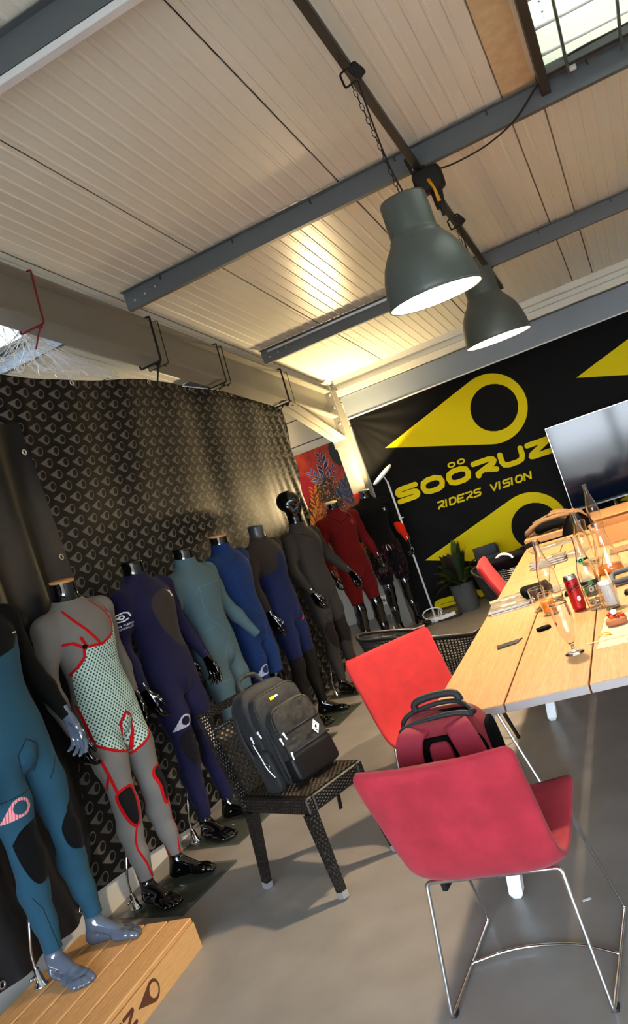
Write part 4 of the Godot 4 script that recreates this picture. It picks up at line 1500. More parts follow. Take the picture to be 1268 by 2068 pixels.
func make_mannequins():
	var black := Color(0.022, 0.021, 0.021)
	var blackn := neoprene(null, black)
	# 1: teal long suit on the pallet
	var teal := Color(0.125, 0.245, 0.305)
	var p := suit_painter(teal)
	p.poly(SS([[-0.3, 1.7], [0.3, 1.7], [0.3, 1.36], [0.14, 1.335], [0.09, 1.29], [0.0, 1.275], [-0.09, 1.29], [-0.14, 1.335], [-0.3, 1.36]]), black)
	p.poly(rounded([[-0.165, 0.60], [-0.04, 0.63], [-0.045, 0.48], [-0.07, 0.41], [-0.12, 0.40], [-0.155, 0.47]]), black)
	p.poly(rounded([[0.055, 0.52], [0.10, 0.60], [0.22, 0.66], [0.24, 0.50], [0.16, 0.42], [0.075, 0.43]]), black)
	p.line(SS([[-0.045, 0.80], [-0.045, 0.89], [0.0, 0.935], [0.045, 0.89], [0.03, 0.80]]), 0.006, Color(0.06, 0.13, 0.17))
	p.line(SS([[-0.22, 0.75], [-0.03, 0.745]]), 0.005, Color(0.06, 0.13, 0.17))
	p.line(SS([[0.06, 0.74], [0.12, 0.80], [0.16, 0.88]]), 0.005, Color(0.06, 0.13, 0.17))
	p.line(SS([[-0.17, 0.36], [-0.14, 0.30], [-0.13, 0.13]]), 0.004, Color(0.06, 0.13, 0.17))
	thigh_emblem(p, S(-0.105, 0.705), 0.036, Color(0.85, 0.50, 0.50), teal)
	var m1 := mannequin("mannequin in a teal wetsuit with black sleeves and glossy grey feet, on the wooden pallet", {
		"at": [-2.60, 0.131, 2.58], "face": 7.0, "size": 1.0, "suit": neoprene(p.tex()), "sleeves": [blackn, blackn], "skin": M.gloss_grey, "cap": M.wood_cap, "plate": false})
	obj("zip_pull", box_mesh(Vector3(0.02, 0.008, 0.006), 0.002), M.chrome, m1, Transform3D(Basis.IDENTITY, Vector3(0.13, 1.345, 0.098)))
	# 2: grey suit with a mint honeycomb body and red taped seams
	var grey := Color(0.40, 0.385, 0.365)
	var mint := Color(0.66, 0.74, 0.68)
	var red := Color(0.62, 0.05, 0.06)
	p = suit_painter(grey)
	var panel := SS([[-0.10, 1.32], [-0.085, 1.27], [0.0, 1.255], [0.085, 1.28], [0.13, 1.34], [0.19, 1.40], [0.30, 1.32], [0.30, 1.0], [0.24, 0.86], [0.17, 0.76], [0.10, 0.735], [0.03, 0.695], [0.0, 0.80], [-0.02, 0.715], [-0.10, 0.755], [-0.21, 0.82], [-0.27, 0.97], [-0.26, 1.08], [-0.22, 1.17], [-0.13, 1.20], [-0.10, 1.25]])
	p.poly(panel, mint)
	var pv := PackedVector2Array(panel)
	var row := 0
	var y := 0.70
	while y < 1.42:
		var x := -0.36 + (0.0085 if row % 2 == 1 else 0.0)
		while x < 0.36:
			var q := Vector2(x, y)
			if Geometry2D.is_point_in_polygon(q, pv):
				p.poly([q + Vector2(-0.0045, 0.002), q + Vector2(0, 0.0055), q + Vector2(0.0045, 0.002), q + Vector2(0.0025, -0.0045), q + Vector2(-0.0025, -0.0045)], Color(0.20, 0.27, 0.26))
			x += 0.017
		y += 0.0125
		row += 1
	var tape := func(list: Array, w := 0.013):
		p.line(SS(list), w, red)
	tape.call([[-0.10, 1.32], [-0.085, 1.27], [0.0, 1.255], [0.085, 1.28], [0.13, 1.34], [0.19, 1.42]])
	tape.call([[-0.10, 1.27], [-0.15, 1.31], [-0.24, 1.32]])
	tape.call([[-0.10, 1.27], [-0.11, 1.23], [-0.16, 1.195], [-0.24, 1.17]])
	tape.call([[-0.01, 1.26], [-0.05, 1.33], [-0.10, 1.41], [-0.13, 1.46]])
	tape.call([[0.13, 1.34], [0.12, 1.42], [0.09, 1.47]])
	tape.call([[-0.02, 0.715], [-0.10, 0.755], [-0.21, 0.82], [-0.27, 0.97], [-0.30, 1.02]])
	tape.call([[0.02, 0.70], [0.10, 0.735], [0.17, 0.78], [0.24, 0.86], [0.30, 1.0]])
	tape.call([[-0.02, 0.74], [-0.03, 0.80], [-0.035, 0.87], [0.0, 0.905], [0.035, 0.87], [0.045, 0.80], [0.02, 0.72]])
	for sx in [-1.0, 1.0]:
		var kp := [[0.165 * sx, 0.56], [0.078 * sx, 0.575], [0.080 * sx, 0.46], [0.10 * sx, 0.395], [0.13 * sx, 0.40], [0.16 * sx, 0.47]]
		p.poly(rounded(kp), Color(0.06, 0.06, 0.06))
		var out := rounded(kp)
		out.append(out[0])
		p.line(out, 0.013, red)
		tape.call([[0.155 * sx, 0.58], [0.19 * sx, 0.67], [0.21 * sx, 0.75]])
		tape.call([[0.19 * sx, 0.67], [0.22 * sx, 0.60]])
		tape.call([[0.115 * sx, 0.39], [0.15 * sx, 0.33], [0.155 * sx, 0.28], [0.13 * sx, 0.20], [0.125 * sx, 0.12]], 0.010)
	p.disc(S(-0.095, 1.275), 0.011, 0.011, black)
	mannequin("black glossy mannequin in a grey wetsuit with mint honeycomb body and red taped seams", {
		"at": [-2.68, 0.011, 3.32], "face": 8.0, "size": 1.0, "suit": neoprene(p.tex()), "sleeves": [neoprene(null, grey), neoprene(null, grey)], "skin": M.gloss_black, "cap": M.wood_cap, "neck": 1.512, "pose": "back"})
	# 3: navy suit with a dark chest panel
	var navy := Color(0.082, 0.078, 0.172)
	p = suit_painter(navy)
	p.poly(rounded([[-0.085, 1.33], [-0.03, 1.385], [0.10, 1.40], [0.165, 1.36], [0.17, 1.25], [0.16, 1.12], [0.13, 1.06], [0.06, 1.055], [-0.01, 1.13], [-0.06, 1.22]]), Color(0.17, 0.15, 0.14))
	p.line(SS([[-0.06, 1.50], [-0.055, 1.43], [-0.03, 1.385]]), 0.003, black)
	p.line(SS([[-0.08, 1.475], [0.0, 1.46], [0.08, 1.475]]), 0.004, black)
	p.poly(SS([[0.09, 1.39], [0.115, 1.375], [0.14, 1.385], [0.125, 1.36], [0.145, 1.335], [0.12, 1.345], [0.10, 1.34], [0.108, 1.362]]), Color(0.85, 0.85, 0.85))
	thigh_emblem(p, S(-0.100, 0.675), 0.035, Color(0.72, 0.72, 0.74), navy)
	for sx in [-1.0, 1.0]:
		p.poly(rounded([[0.17 * sx, 0.60], [0.06 * sx, 0.61], [0.055 * sx, 0.48], [0.09 * sx, 0.42], [0.14 * sx, 0.46]]), Color(0.055, 0.05, 0.07))
	for i in 4:
		p.line(SS([[-0.2, 0.135 + 0.012 * i], [0.2, 0.135 + 0.012 * i]]), 0.002, Color(0.05, 0.05, 0.11))
	var ps := suit_painter(navy)
	var lc := Vector2(-0.215, 1.335)
	ps.emblem(lc, 0.012, 0.034, 0.0, Color(0.9, 0.9, 0.9), 0.006)
	ps.line([lc + Vector2(-0.042, 0.0), lc + Vector2(-0.02, 0.018), lc + Vector2(0.012, 0.024), lc + Vector2(0.03, 0.015), lc + Vector2(0.034, -0.006)], 0.007, Color(0.9, 0.9, 0.9))
	ps.line([lc + Vector2(-0.025, -0.018), lc + Vector2(0.005, -0.022), lc + Vector2(0.022, -0.015)], 0.007, Color(0.9, 0.9, 0.9))
	ps.text("OCEAN PROTECT", lc + Vector2(-0.048, -0.048), Vector2(0.0055, 0.008), 0.0022, 0.0022, Color(0.9, 0.9, 0.9))
	ps.text("SOORUZ", lc + Vector2(-0.034, -0.064), Vector2(0.0085, 0.007), 0.003, 0.0024, Color(0.7, 0.7, 0.72))
	mannequin("black glossy mannequin in a navy wetsuit with a dark chest panel and white sleeve print", {
		"at": [-2.70, 0.011, 3.96], "face": 8.0, "size": 0.985, "suit": neoprene(p.tex()), "sleeves": [neoprene(ps.tex()), neoprene(null, navy)], "skin": M.gloss_black, "cap": M.gloss_black, "neck": 1.535})
	# 4: pale teal-grey suit
	var sage := Color(0.26, 0.34, 0.365)
	p = suit_painter(sage)
	seams(p, Color(0.30, 0.39, 0.42))
	var cf := suit_painter(sage)
	mannequin("mannequin in a plain pale teal-grey wetsuit between the navy and royal blue suits", {
		"at": [-2.70, 0.011, 4.52], "face": 6.0, "size": 0.967, "suit": neoprene(p.tex()), "sleeves": [neoprene(cf.tex()), neoprene(null, sage)], "skin": M.gloss_black, "cap": M.gloss_black, "neck": 1.545, "cuff": [0.0, -0.004], "no_hand": 1, "pose": "between"})
	# 5: royal blue short-legged suit
	var royal := Color(0.06, 0.145, 0.305)
	p = suit_painter(royal)
	seams(p, Color(0.09, 0.20, 0.42), 0.0035)
	p.line(SS([[-0.06, 1.405], [0.02, 1.43], [0.10, 1.425], [0.16, 1.40]]), 0.008, Color(0.03, 0.06, 0.14))
	p.poly(SS([[0.11, 1.435], [0.17, 1.415], [0.165, 1.395], [0.12, 1.41]]), black)
	p.disc(S(0.155, 1.36), 0.015, 0.022, Color(0.85, 0.87, 0.9))
	p.disc(S(0.155, 1.36), 0.007, 0.012, royal)
	thigh_emblem(p, S(-0.100, 0.63), 0.036, Color(0.70, 0.72, 0.80), royal)
	mannequin("mannequin with wooden neck cap in a royal blue short-legged wetsuit behind the backpack", {
		"at": [-2.70, 0.011, 5.02], "face": 6.0, "size": 0.968, "hem": 0.56, "pose": "held_back", "suit": neoprene(p.tex()), "sleeves": [neoprene(null, royal), neoprene(null, royal)], "skin": M.gloss_black, "cap": M.wood_cap, "neck": 1.55})
	# 6: navy and black short suit, grey neck
	var ink := Color(0.065, 0.095, 0.225)
	var brown := Color(0.14, 0.125, 0.117)
	p = suit_painter(ink)
	p.poly(SS([[-0.3, 1.7], [0.3, 1.7], [0.3, 1.345], [0.10, 1.365], [-0.02, 1.345], [-0.03, 1.285], [-0.06, 1.24], [-0.3, 1.22]]), brown)
	p.line([S(0.075, 0.79), S(0.125, 0.83)], 0.016, Color(0.65, 0.10, 0.13))
	p.line([S(0.085, 0.755), S(0.105, 0.775)], 0.010, Color(0.55, 0.07, 0.10))
	mannequin("grey-necked mannequin in a black-shouldered navy short wetsuit with a red thigh tab", {
		"at": [-2.70, 0.011, 5.62], "face": 6.0, "size": 0.95, "hem": 0.54, "suit": neoprene(p.tex()), "sleeves": [neoprene(null, brown), neoprene(null, brown)], "skin": M.gloss_black, "neck_skin": M.grey_skin, "leg_skin": neoprene(null, Color(0.07, 0.062, 0.055)), "cap": M.grey_skin, "neck": 1.52, "cuff": [-0.04, -0.04], "pose": "back"})
	# 7: charcoal suit on the only mannequin with a head
	var char_ := Color(0.165, 0.155, 0.146)
	p = suit_painter(char_)
	p.line(SS([[-0.11, 1.44], [-0.03, 1.405], [0.02, 1.37], [0.05, 1.395], [0.12, 1.42], [0.16, 1.43]]), 0.006, Color(0.03, 0.03, 0.03))
	for sx in [-1.0, 1.0]:
		p.poly(rounded([[0.04 * sx, 0.60], [0.16 * sx, 0.64], [0.17 * sx, 0.50], [0.11 * sx, 0.40], [0.05 * sx, 0.44]]), Color(0.085, 0.062, 0.055))
	p.polys([Painter.ell(S(-0.10, 0.68), 0.035, 0.035), Painter.ell(S(-0.10, 0.68), 0.028, 0.028)], Color(0.09, 0.085, 0.08))
	mannequin("only mannequin with a head, glossy black in a charcoal wetsuit", {
		"at": [-2.66, 0.011, 6.30], "face": 14.0, "size": 0.93, "pose": "reach", "suit": neoprene(p.tex()), "sleeves": [neoprene(null, char_), neoprene(null, char_)], "skin": M.gloss_black, "head": head_field(), "look": 8.0, "neck": 1.55})
	# 8: dark red short-legged suit
	var blood := Color(0.31, 0.04, 0.042)
	p = suit_painter(blood)
	p.line(SS([[-0.13, 1.46], [-0.07, 1.43], [-0.035, 1.38], [0.04, 1.40], [0.12, 1.43]]), 0.007, Color(0.14, 0.012, 0.012))
	p.line(SS([[-0.035, 1.38], [-0.035, 1.30]]), 0.004, Color(0.22, 0.03, 0.03))
	p.poly(SS([[0.075, 1.435], [0.13, 1.445], [0.115, 1.40]]), Color(0.09, 0.05, 0.05))
	p.polys([Painter.ell(S(0.095, 1.355), 0.019, 0.019), Painter.ell(S(0.095, 1.355), 0.015, 0.015)], Color(0.68, 0.35, 0.30))
	p.line([S(0.085, 1.355), S(0.105, 1.358)], 0.004, Color(0.68, 0.35, 0.30))
	p.line(SS([[-0.06, 1.06], [0.0, 1.03], [0.06, 1.06]]), 0.003, Color(0.22, 0.03, 0.03))
	mannequin("glossy black mannequin with a pale neck cap in a dark red short-legged wetsuit", {
		"at": [-2.67, 0.011, 7.27], "face": 40.0, "size": 0.928, "hem": 0.56, "suit": neoprene(p.tex()), "sleeves": [neoprene(null, blood), neoprene(null, blood)], "skin": M.gloss_black, "cap": M.pale_cap, "neck": 1.545})
	# 9: black top with orange lower sleeves and printed shorts
	p = suit_painter(Color(0.035, 0.034, 0.034))
	p.poly(SS([[0.10, 1.36], [0.12, 1.345], [0.145, 1.36], [0.13, 1.335], [0.145, 1.32], [0.12, 1.328], [0.098, 1.318], [0.11, 1.337]]), Color(0.85, 0.85, 0.85))
	ps = suit_painter(Color(0.035, 0.034, 0.034))
	ps.poly([Vector2(-0.69, 0.7), Vector2(0.69, 0.7), Vector2(0.69, 1.10), Vector2(0.25, 1.10), Vector2(0.2, 1.2), Vector2(0.15, 1.08), Vector2(-0.69, 1.08)], Color(0.80, 0.13, 0.035))
	var sleeve9 := neoprene(ps.tex())
	var m9 := mannequin("mannequin in a black top with orange cuffs and printed shorts beside the floor lamp", {
		"at": [-2.60, 0.011, 8.10], "face": 52.0, "size": 0.925, "hem": 0.90, "suit": neoprene(p.tex()), "sleeves": [sleeve9, sleeve9], "skin": M.gloss_black, "cap": M.grey_skin, "neck": 1.53, "suit_name": "rash_vest"})
	var ph := suit_painter(Color(0.045, 0.035, 0.04))
	for i in 420:
		var q := Vector2(rng.randf_range(-0.45, 0.45), rng.randf_range(0.5, 1.0))
		var l := rng.randf_range(0.012, 0.04)
		ph.line([q, q + Vector2(rng.randf_range(-0.008, 0.012), l)], rng.randf_range(0.002, 0.006), Color(0.56, 0.27, 0.31).lerp(Color(0.26, 0.12, 0.17), rng.randf()), false)
	var shorts := clip(clip(body("rest").trunk, func(q): return q.y - 0.56), func(q): return 0.98 - q.y)
	obj("shorts", to_mesh(shorts, 0.020, suit_uv), neoprene(ph.tex()), m9)
	obj("drawstring", tube_mesh(curve([Vector3(-0.012, 0.965, 0.130), Vector3(-0.02, 0.93, 0.140), Vector3(-0.012, 0.905, 0.138)], 4), 0.004, 6), M.white, m9)
	obj("drawstring", tube_mesh(curve([Vector3(0.012, 0.965, 0.130), Vector3(0.024, 0.93, 0.140), Vector3(0.028, 0.90, 0.137)], 4), 0.004, 6), M.white, m9)

# ================================================================ furniture
func yaw(fx: float, fd: float) -> float:   # turn that points a thing's own -z along (fx, fd)
	return atan2(-fx, fd)

func spow(v: float, e: float) -> float:
	return signf(v) * pow(absf(v), e)

func pillow(size: Vector3, e := 0.35, nu := 28, nv := 18, wrinkle := 0.0, seed_ := 1) -> ArrayMesh:
	# padded box: superellipsoid, base at y = 0
	var n := noise(seed_, 0.05, 3)
	var b := MB.new(true)
	b.sheet(nu, nv, func(u: float, v: float) -> Vector3:
		var a := u * TAU
		var t := (v - 0.5) * PI
		var p := Vector3(spow(cos(t), e) * spow(sin(a), e), spow(sin(t), e), spow(cos(t), e) * spow(cos(a), e)) * size * 0.5
		if wrinkle > 0.0:
			p *= 1.0 + wrinkle * n.get_noise_3d(p.x * 200.0, p.y * 200.0, p.z * 200.0)
		return p + Vector3(0, size.y * 0.5, 0))
	return b.done()

# a padded strip of rounded cross-section swept along a path, across = direction of its width
func sweep(path: Array, across: Vector3, half_w: Array, half_t: Array, dish := 0.0) -> ArrayMesh:
	var rings := []
	var n := path.size()
	var K := 36
	for i in n:
		var t: Vector3 = ((path[mini(i + 1, n - 1)] as Vector3) - path[maxi(i - 1, 0)]).normalized()
		var nn := across.cross(t).normalized()
		var r := []
		for k in K:
			var a := TAU * k / K
			var w: float = spow(cos(a), 0.5) * half_w[i]
			var h: float = spow(sin(a), 0.5) * half_t[i]
			var q: float = w / maxf(half_w[i], 1e-4)
			r.append(path[i] + across * w + nn * (h + dish * q * q * q * q))
		rings.append(r)
	var b := MB.new(true)
	for i in n - 1:
		for k in K:
			var k2 := (k + 1) % K
			b.quad(rings[i][k2], rings[i][k], rings[i + 1][k], rings[i + 1][k2])
	for e in [0, n - 1]:
		for k in K:
			var k2 := (k + 1) % K
			if e == 0:
				b.tri(path[0], rings[0][k], rings[0][k2])
			else:
				b.tri(path[e], rings[e][k2], rings[e][k])
	return b.done()

func red_chair(label: String, at: Vector3, turn: float, shell_mat: Material) -> Node3D:
	# upholstered shell on a chrome sled frame; its front is its own -z
	var t := thing("upholstered_chair", label, "chair", at, turn, "red upholstered chairs")
	var ctrl := []
	for q in [[-0.285, 0.805], [-0.262, 0.72], [-0.222, 0.615], [-0.182, 0.505], [-0.130, 0.422], [-0.045, 0.388], [0.08, 0.405], [0.20, 0.445], [0.268, 0.462]]:
		ctrl.append(Vector3(0, q[1], -q[0]))
	var path := curve(ctrl, 5)
	var n := path.size()
	var hw := []
	var ht := []
	for i in n:
		var u := float(i) / (n - 1)
		var e := minf(u, 1.0 - u) * (n - 1)
		hw.append(lerpf(0.240, 0.228, smoothstep(0.0, 0.5, u)) - (0.018 if e < 1.0 else (0.006 if e < 2.0 else 0.0)))
		ht.append(0.021 * (0.55 if e < 1.0 else (0.85 if e < 2.0 else 1.0)))
	obj("seat_shell", sweep(path, Vector3.RIGHT, hw, ht, 0.022), shell_mat, t)
	var fr := bent([Vector3(-0.205, 0.385, 0.105), Vector3(-0.236, 0.008, 0.178), Vector3(-0.233, 0.008, -0.305), Vector3(-0.205, 0.412, -0.16), Vector3(0.205, 0.412, -0.16), Vector3(0.233, 0.008, -0.305), Vector3(0.236, 0.008, 0.178), Vector3(0.205, 0.385, 0.105)], 0.016, 4, true)
	obj("sled_frame", tube_mesh(fr, 0.0068, 10, true), M.chrome, t)
	obj("cross_rod", tube_mesh(curve([Vector3(-0.234, 0.012, -0.065), Vector3(-0.12, 0.014, -0.115), Vector3(0, 0.014, -0.13), Vector3(0.12, 0.014, -0.115), Vector3(0.234, 0.012, -0.065)], 6), 0.0055, 8), M.chrome, t)
	for s in [-1.0, 1.0]:
		obj("glide", box_mesh(Vector3(0.02, 0.012, 0.03), 0.002), M.rubber, t, Transform3D(Basis.IDENTITY, Vector3(0.236 * s, 0.005, 0.155)))
	obj("shell_bracket", box_mesh(Vector3(0.02, 0.03, 0.05), 0.004), M.black, t, Transform3D(Basis.IDENTITY, Vector3(-0.16, 0.36, 0.07)))
	return t

# strands woven over and under: f maps (u, v) metres on the sheet to space, n is the outward normal
func woven(w: float, h: float, pitch: Vector2, strand: Vector2, f: Callable, nrm: Vector3) -> ArrayMesh:
	var b := MB.new()
	var nu := int(w / pitch.x)
	var nv := int(h / pitch.y)
	for j in nv:
		for i in nu:   # across strands, one little arch per crossing
			var s := 1.0 if (i + j) % 2 == 0 else -1.0
			var u0 := i * pitch.x
			var u1 := u0 + pitch.x
			var v := (j + 0.5) * pitch.y
			var d := Vector2(0, strand.y * 0.5)
			var um := (u0 + u1) * 0.5
			var lift: Vector3 = nrm * 0.0022 * s
			b.quad(f.call(u0, v - d.y), f.call(um, v - d.y) + lift, f.call(um, v + d.y) + lift, f.call(u0, v + d.y))
			b.quad(f.call(um, v - d.y) + lift, f.call(u1, v - d.y), f.call(u1, v + d.y), f.call(um, v + d.y) + lift)
			var x := (i + 0.5) * pitch.x
			var e := strand.x * 0.5
			var v0 := j * pitch.y
			var v1 := v0 + pitch.y
			b.quad(f.call(x - e, v0), f.call(x + e, v0), f.call(x + e, v) - lift, f.call(x - e, v) - lift)
			b.quad(f.call(x - e, v) - lift, f.call(x + e, v) - lift, f.call(x + e, v1), f.call(x - e, v1))
	return b.done()

func post(pts: Array, radius, hint: Vector3) -> ArrayMesh:   # square bar with flat faces
	var b := MB.new()
	b.tube(pts, radius, 4, false, 1.0, hint)
	return b.done()

func make_wicker_chair():
	var t := thing("wicker_chair", "dark woven plastic wicker chair without arms holding the black backpack", "chair", V(-1.772, 0, 3.262), yaw(0.92, -0.39))
	var w := 0.185
	# seat: apron frame, woven top
	var rim := MB.new()
	for s in [-1.0, 1.0]:
		rim.box(Vector3(s * (w - 0.02), 0.395, 0.0), Vector3(0.04, 0.07, 0.44), 0.006)
		rim.box(Vector3(0, 0.395, s * 0.205), Vector3(w * 2 - 0.08, 0.07, 0.035), 0.006)
	obj("seat_frame", rim.done(), M.wicker, t)
	stuff("seat_weave", woven(w * 2 - 0.02, 0.43, Vector2(0.0175, 0.012), Vector2(0.013, 0.010), func(u, v): return Vector3(u - w + 0.01, 0.4315, -(v - 0.215)), Vector3.UP), M.wicker_flat, t)
	for sx in [-1.0, 1.0]:
		for sz in [-1.0, 1.0]:
			var foot := Vector3(sx * (w + 0.0), 0.0, 0.245 if sz > 0.0 else -0.245)
			var head := Vector3(sx * (w - 0.02), 0.36, 0.195 if sz > 0.0 else -0.195)
			var l := post([foot.lerp(head, 0.085), head], [0.023, 0.033], Vector3(1, 0, 1))
			obj("leg", l, M.wicker, t)
			obj("foot_cap", post([foot + Vector3(0, 0.005, 0), foot.lerp(head, 0.09)], [0.0235, 0.0245], Vector3(1, 0, 1)), M.bolt, t)
	var lo := Vector3(0, 0.40, 0.205)
	var hi := Vector3(0, 0.815, 0.310)
	for s in [-1.0, 1.0]:
		var o := Vector3(s * (w - 0.012), 0, 0)
		obj("back_post", post([lo + o + Vector3(0, -0.03, 0), hi + o], 0.023, Vector3(1, 0, 1)), M.wicker, t)
	obj("top_rail", post([hi + Vector3(-w - 0.004, 0, 0), hi + Vector3(w + 0.004, 0, 0)], 0.023, Vector3(0, 1, 1)), M.wicker, t)
	var dir := (hi - lo).normalized()
	var nr := dir.cross(Vector3.RIGHT).normalized() * -1.0
	stuff("back_weave", woven(w * 2 - 0.05, 0.335, Vector2(0.0165, 0.0165), Vector2(0.0125, 0.0125), func(u, v): return lo + dir * (v + 0.01) + Vector3(u - w + 0.025, 0, 0), nr), M.wicker_flat, t)
	obj("weave_rail", tube_mesh([lo + dir * 0.35 + Vector3(-w + 0.02, 0, 0), lo + dir * 0.35 + Vector3(w - 0.02, 0, 0)], 0.010, 4), M.wicker, t)
	obj("strap_end", box_mesh(Vector3(0.022, 0.06, 0.003), 0.001), M.black, t, Transform3D(Basis(Vector3(0, 0, 1), 0.2), Vector3(0.02, 0.335, -0.224)))

func zip_pull(parent: Node, at: Vector3, turn := 0.0):
	var b := MB.new()
	b.box(Vector3(0, -0.012, 0.003), Vector3(0.008, 0.024, 0.003), 0.001)
	b.box(Vector3(0, 0.004, 0.003), Vector3(0.012, 0.012, 0.005), 0.0015)
	obj("zip_pull", b.done(), M.white, parent, Transform3D(Basis(Vector3(0, 0, 1), turn), at))

func make_backpack():
	# front towards its own +z
	var F := Vector2(0.92, -0.39)
	var t := thing("backpack", "large black backpack with a white diamond emblem standing on the wicker chair", "backpack", V(-1.752, 0.434, 3.283), 0.0)
	t.basis = Basis(Vector3.UP, atan2(F.x, -F.y)) * Basis(Vector3.RIGHT, -0.20)
	t.scale = Vector3(0.90, 1.0, 0.95)
	var cloth := mat(Color(0.042, 0.042, 0.044), 0.78)
	cloth.rim_enabled = true
	cloth.rim = 0.1
	var brown := mat(Color(0.075, 0.068, 0.055), 0.78)
	cloth.normal_enabled = true
	cloth.normal_texture = bump(61, 256, 0.012, 10.0)
	cloth.normal_scale = 0.6
	tri_map(cloth, 3.0)
	brown.normal_enabled = true
	brown.normal_texture = cloth.normal_texture
	brown.normal_scale = 0.9
	tri_map(brown, 3.0)
	obj("main_body", pillow(Vector3(0.325, 0.455, 0.13), 0.36, 40, 26, 0.02, 3), cloth, t, Transform3D(Basis.IDENTITY, Vector3(0, 0, -0.045)))
	obj("middle_compartment", pillow(Vector3(0.315, 0.415, 0.10), 0.34, 40, 26, 0.03, 5), cloth, t, Transform3D(Basis.IDENTITY, Vector3(0.004, 0, 0.025)))
	obj("front_pocket", pillow(Vector3(0.285, 0.335, 0.085), 0.36, 40, 26, 0.045, 7), brown, t, Transform3D(Basis.IDENTITY, Vector3(0.012, 0, 0.085)))
	obj("lower_panel", pillow(Vector3(0.295, 0.125, 0.095), 0.3, 36, 16, 0.01, 9), M.black, t, Transform3D(Basis.IDENTITY, Vector3(0.012, -0.002, 0.082)))
	for s in [-1.0, 1.0]:
		obj("side_pocket", pillow(Vector3(0.05, 0.19, 0.12), 0.45, 24, 16, 0.02, 11), cloth, t, Transform3D(Basis.IDENTITY, Vector3(0.165 * s, 0.0, -0.02)))
	var zm := mat(Color(0.02, 0.02, 0.02), 0.6)
	var arch := func(w: float, y0: float, h: float, z: float) -> Array:
		return bent([Vector3(-w, y0, z), Vector3(-w, h, z), Vector3(w, h, z), Vector3(w, y0, z)], 0.06, 6)
	obj("zipper", tube_mesh(arch.call(0.150, 0.03, 0.405, 0.062), 0.004, 6), zm, t)
	obj("zipper", tube_mesh(arch.call(0.136, 0.10, 0.325, 0.118), 0.004, 6), zm, t)
	obj("zipper", tube_mesh([Vector3(-0.115, 0.215, 0.1285), Vector3(0.135, 0.215, 0.1285)], 0.004, 6), zm, t)
	obj("zipper", tube_mesh([Vector3(-0.125, 0.128, 0.131), Vector3(0.15, 0.128, 0.131)], 0.004, 6), zm, t)
	obj("carry_handle", tube_mesh(curve([Vector3(-0.07, 0.445, -0.06), Vector3(-0.06, 0.495, -0.075), Vector3(0.0, 0.512, -0.08), Vector3(0.06, 0.495, -0.075), Vector3(0.07, 0.445, -0.06)], 6), 0.011, 8), cloth, t)
	for s in [-1.0, 1.0]:
		obj("shoulder_strap", tube_mesh(curve([Vector3(0.075 * s, 0.43, -0.10), Vector3(0.12 * s, 0.40, -0.125), Vector3(0.165 * s, 0.28, -0.105), Vector3(0.172 * s, 0.14, -0.08)], 8), 0.022, 8, false, 0.45), cloth, t)
	# emblem, label, pulls
	var em := MB.new()
	var outer := [Vector2(0, 0.034), Vector2(0.026, 0.004), Vector2(0.0, -0.034), Vector2(-0.026, -0.004)]
	for i in 4:
		var a: Vector2 = outer[i]
		var c: Vector2 = outer[(i + 1) % 4]
		em.quad(Vector3(a.x, a.y, 0), Vector3(a.x, a.y, 0) * 0.62, Vector3(c.x, c.y, 0) * 0.62, Vector3(c.x, c.y, 0))
		em.quad(Vector3(c.x, c.y, 0), Vector3(c.x, c.y, 0) * 0.62 , Vector3(c.x, c.y, 0) * 0.62 + Vector3(0, 0, 0.003), Vector3(c.x, c.y, 0) + Vector3(0, 0, 0.003))
	obj("emblem", em.done(), M.white, t, Transform3D(Basis(Vector3(0, 0, 1), -0.15), Vector3(0.085, 0.172, 0.1315)))
	obj("emblem_ring", tube_mesh(curve([Vector3(0.010, 0.0, 0), Vector3(0.003, 0.012, 0), Vector3(-0.011, 0, 0), Vector3(0, -0.012, 0)], 5, true), 0.0035, 6, true), M.white, t, Transform3D(Basis.IDENTITY, Vector3(0.085, 0.172, 0.132)))
	var lb := MB.new()
	lb.box(Vector3(0, 0, 0), Vector3(0.026, 0.014, 0.002))
	obj("brand_tag", lb.done(), mat(Color(0.85, 0.72, 0.05), 0.5), t, Transform3D(Basis.IDENTITY, Vector3(-0.035, 0.372, 0.0755)))
	obj("brand_tag", box_mesh(Vector3(0.026, 0.009, 0.002)), M.white, t, Transform3D(Basis.IDENTITY, Vector3(-0.006, 0.373, 0.0755)))
	zip_pull(t, Vector3(-0.138, 0.20, 0.122), 0.1)
	zip_pull(t, Vector3(-0.115, 0.214, 0.132), 0.2)
	zip_pull(t, Vector3(-0.125, 0.126, 0.134), -0.2)
	zip_pull(t, Vector3(-0.168, 0.265, 0.03), 0.2)
	zip_pull(t, Vector3(-0.172, 0.255, -0.03), 0.0)
	obj("key_cord", tube_mesh(curve([Vector3(-0.185, 0.23, -0.02), Vector3(-0.192, 0.17, 0.0), Vector3(-0.195, 0.12, 0.01), Vector3(-0.19, 0.07, 0.03)], 5), 0.003, 6), M.white, t)
	obj("key_ring", tube_mesh(curve([Vector3(0, 0.014, 0), Vector3(0, 0, 0.014), Vector3(0, -0.014, 0), Vector3(0, 0, -0.014)], 4, true), 0.0018, 5, true), M.chrome, t, Transform3D(Basis.IDENTITY, Vector3(-0.195, 0.125, 0.02)))

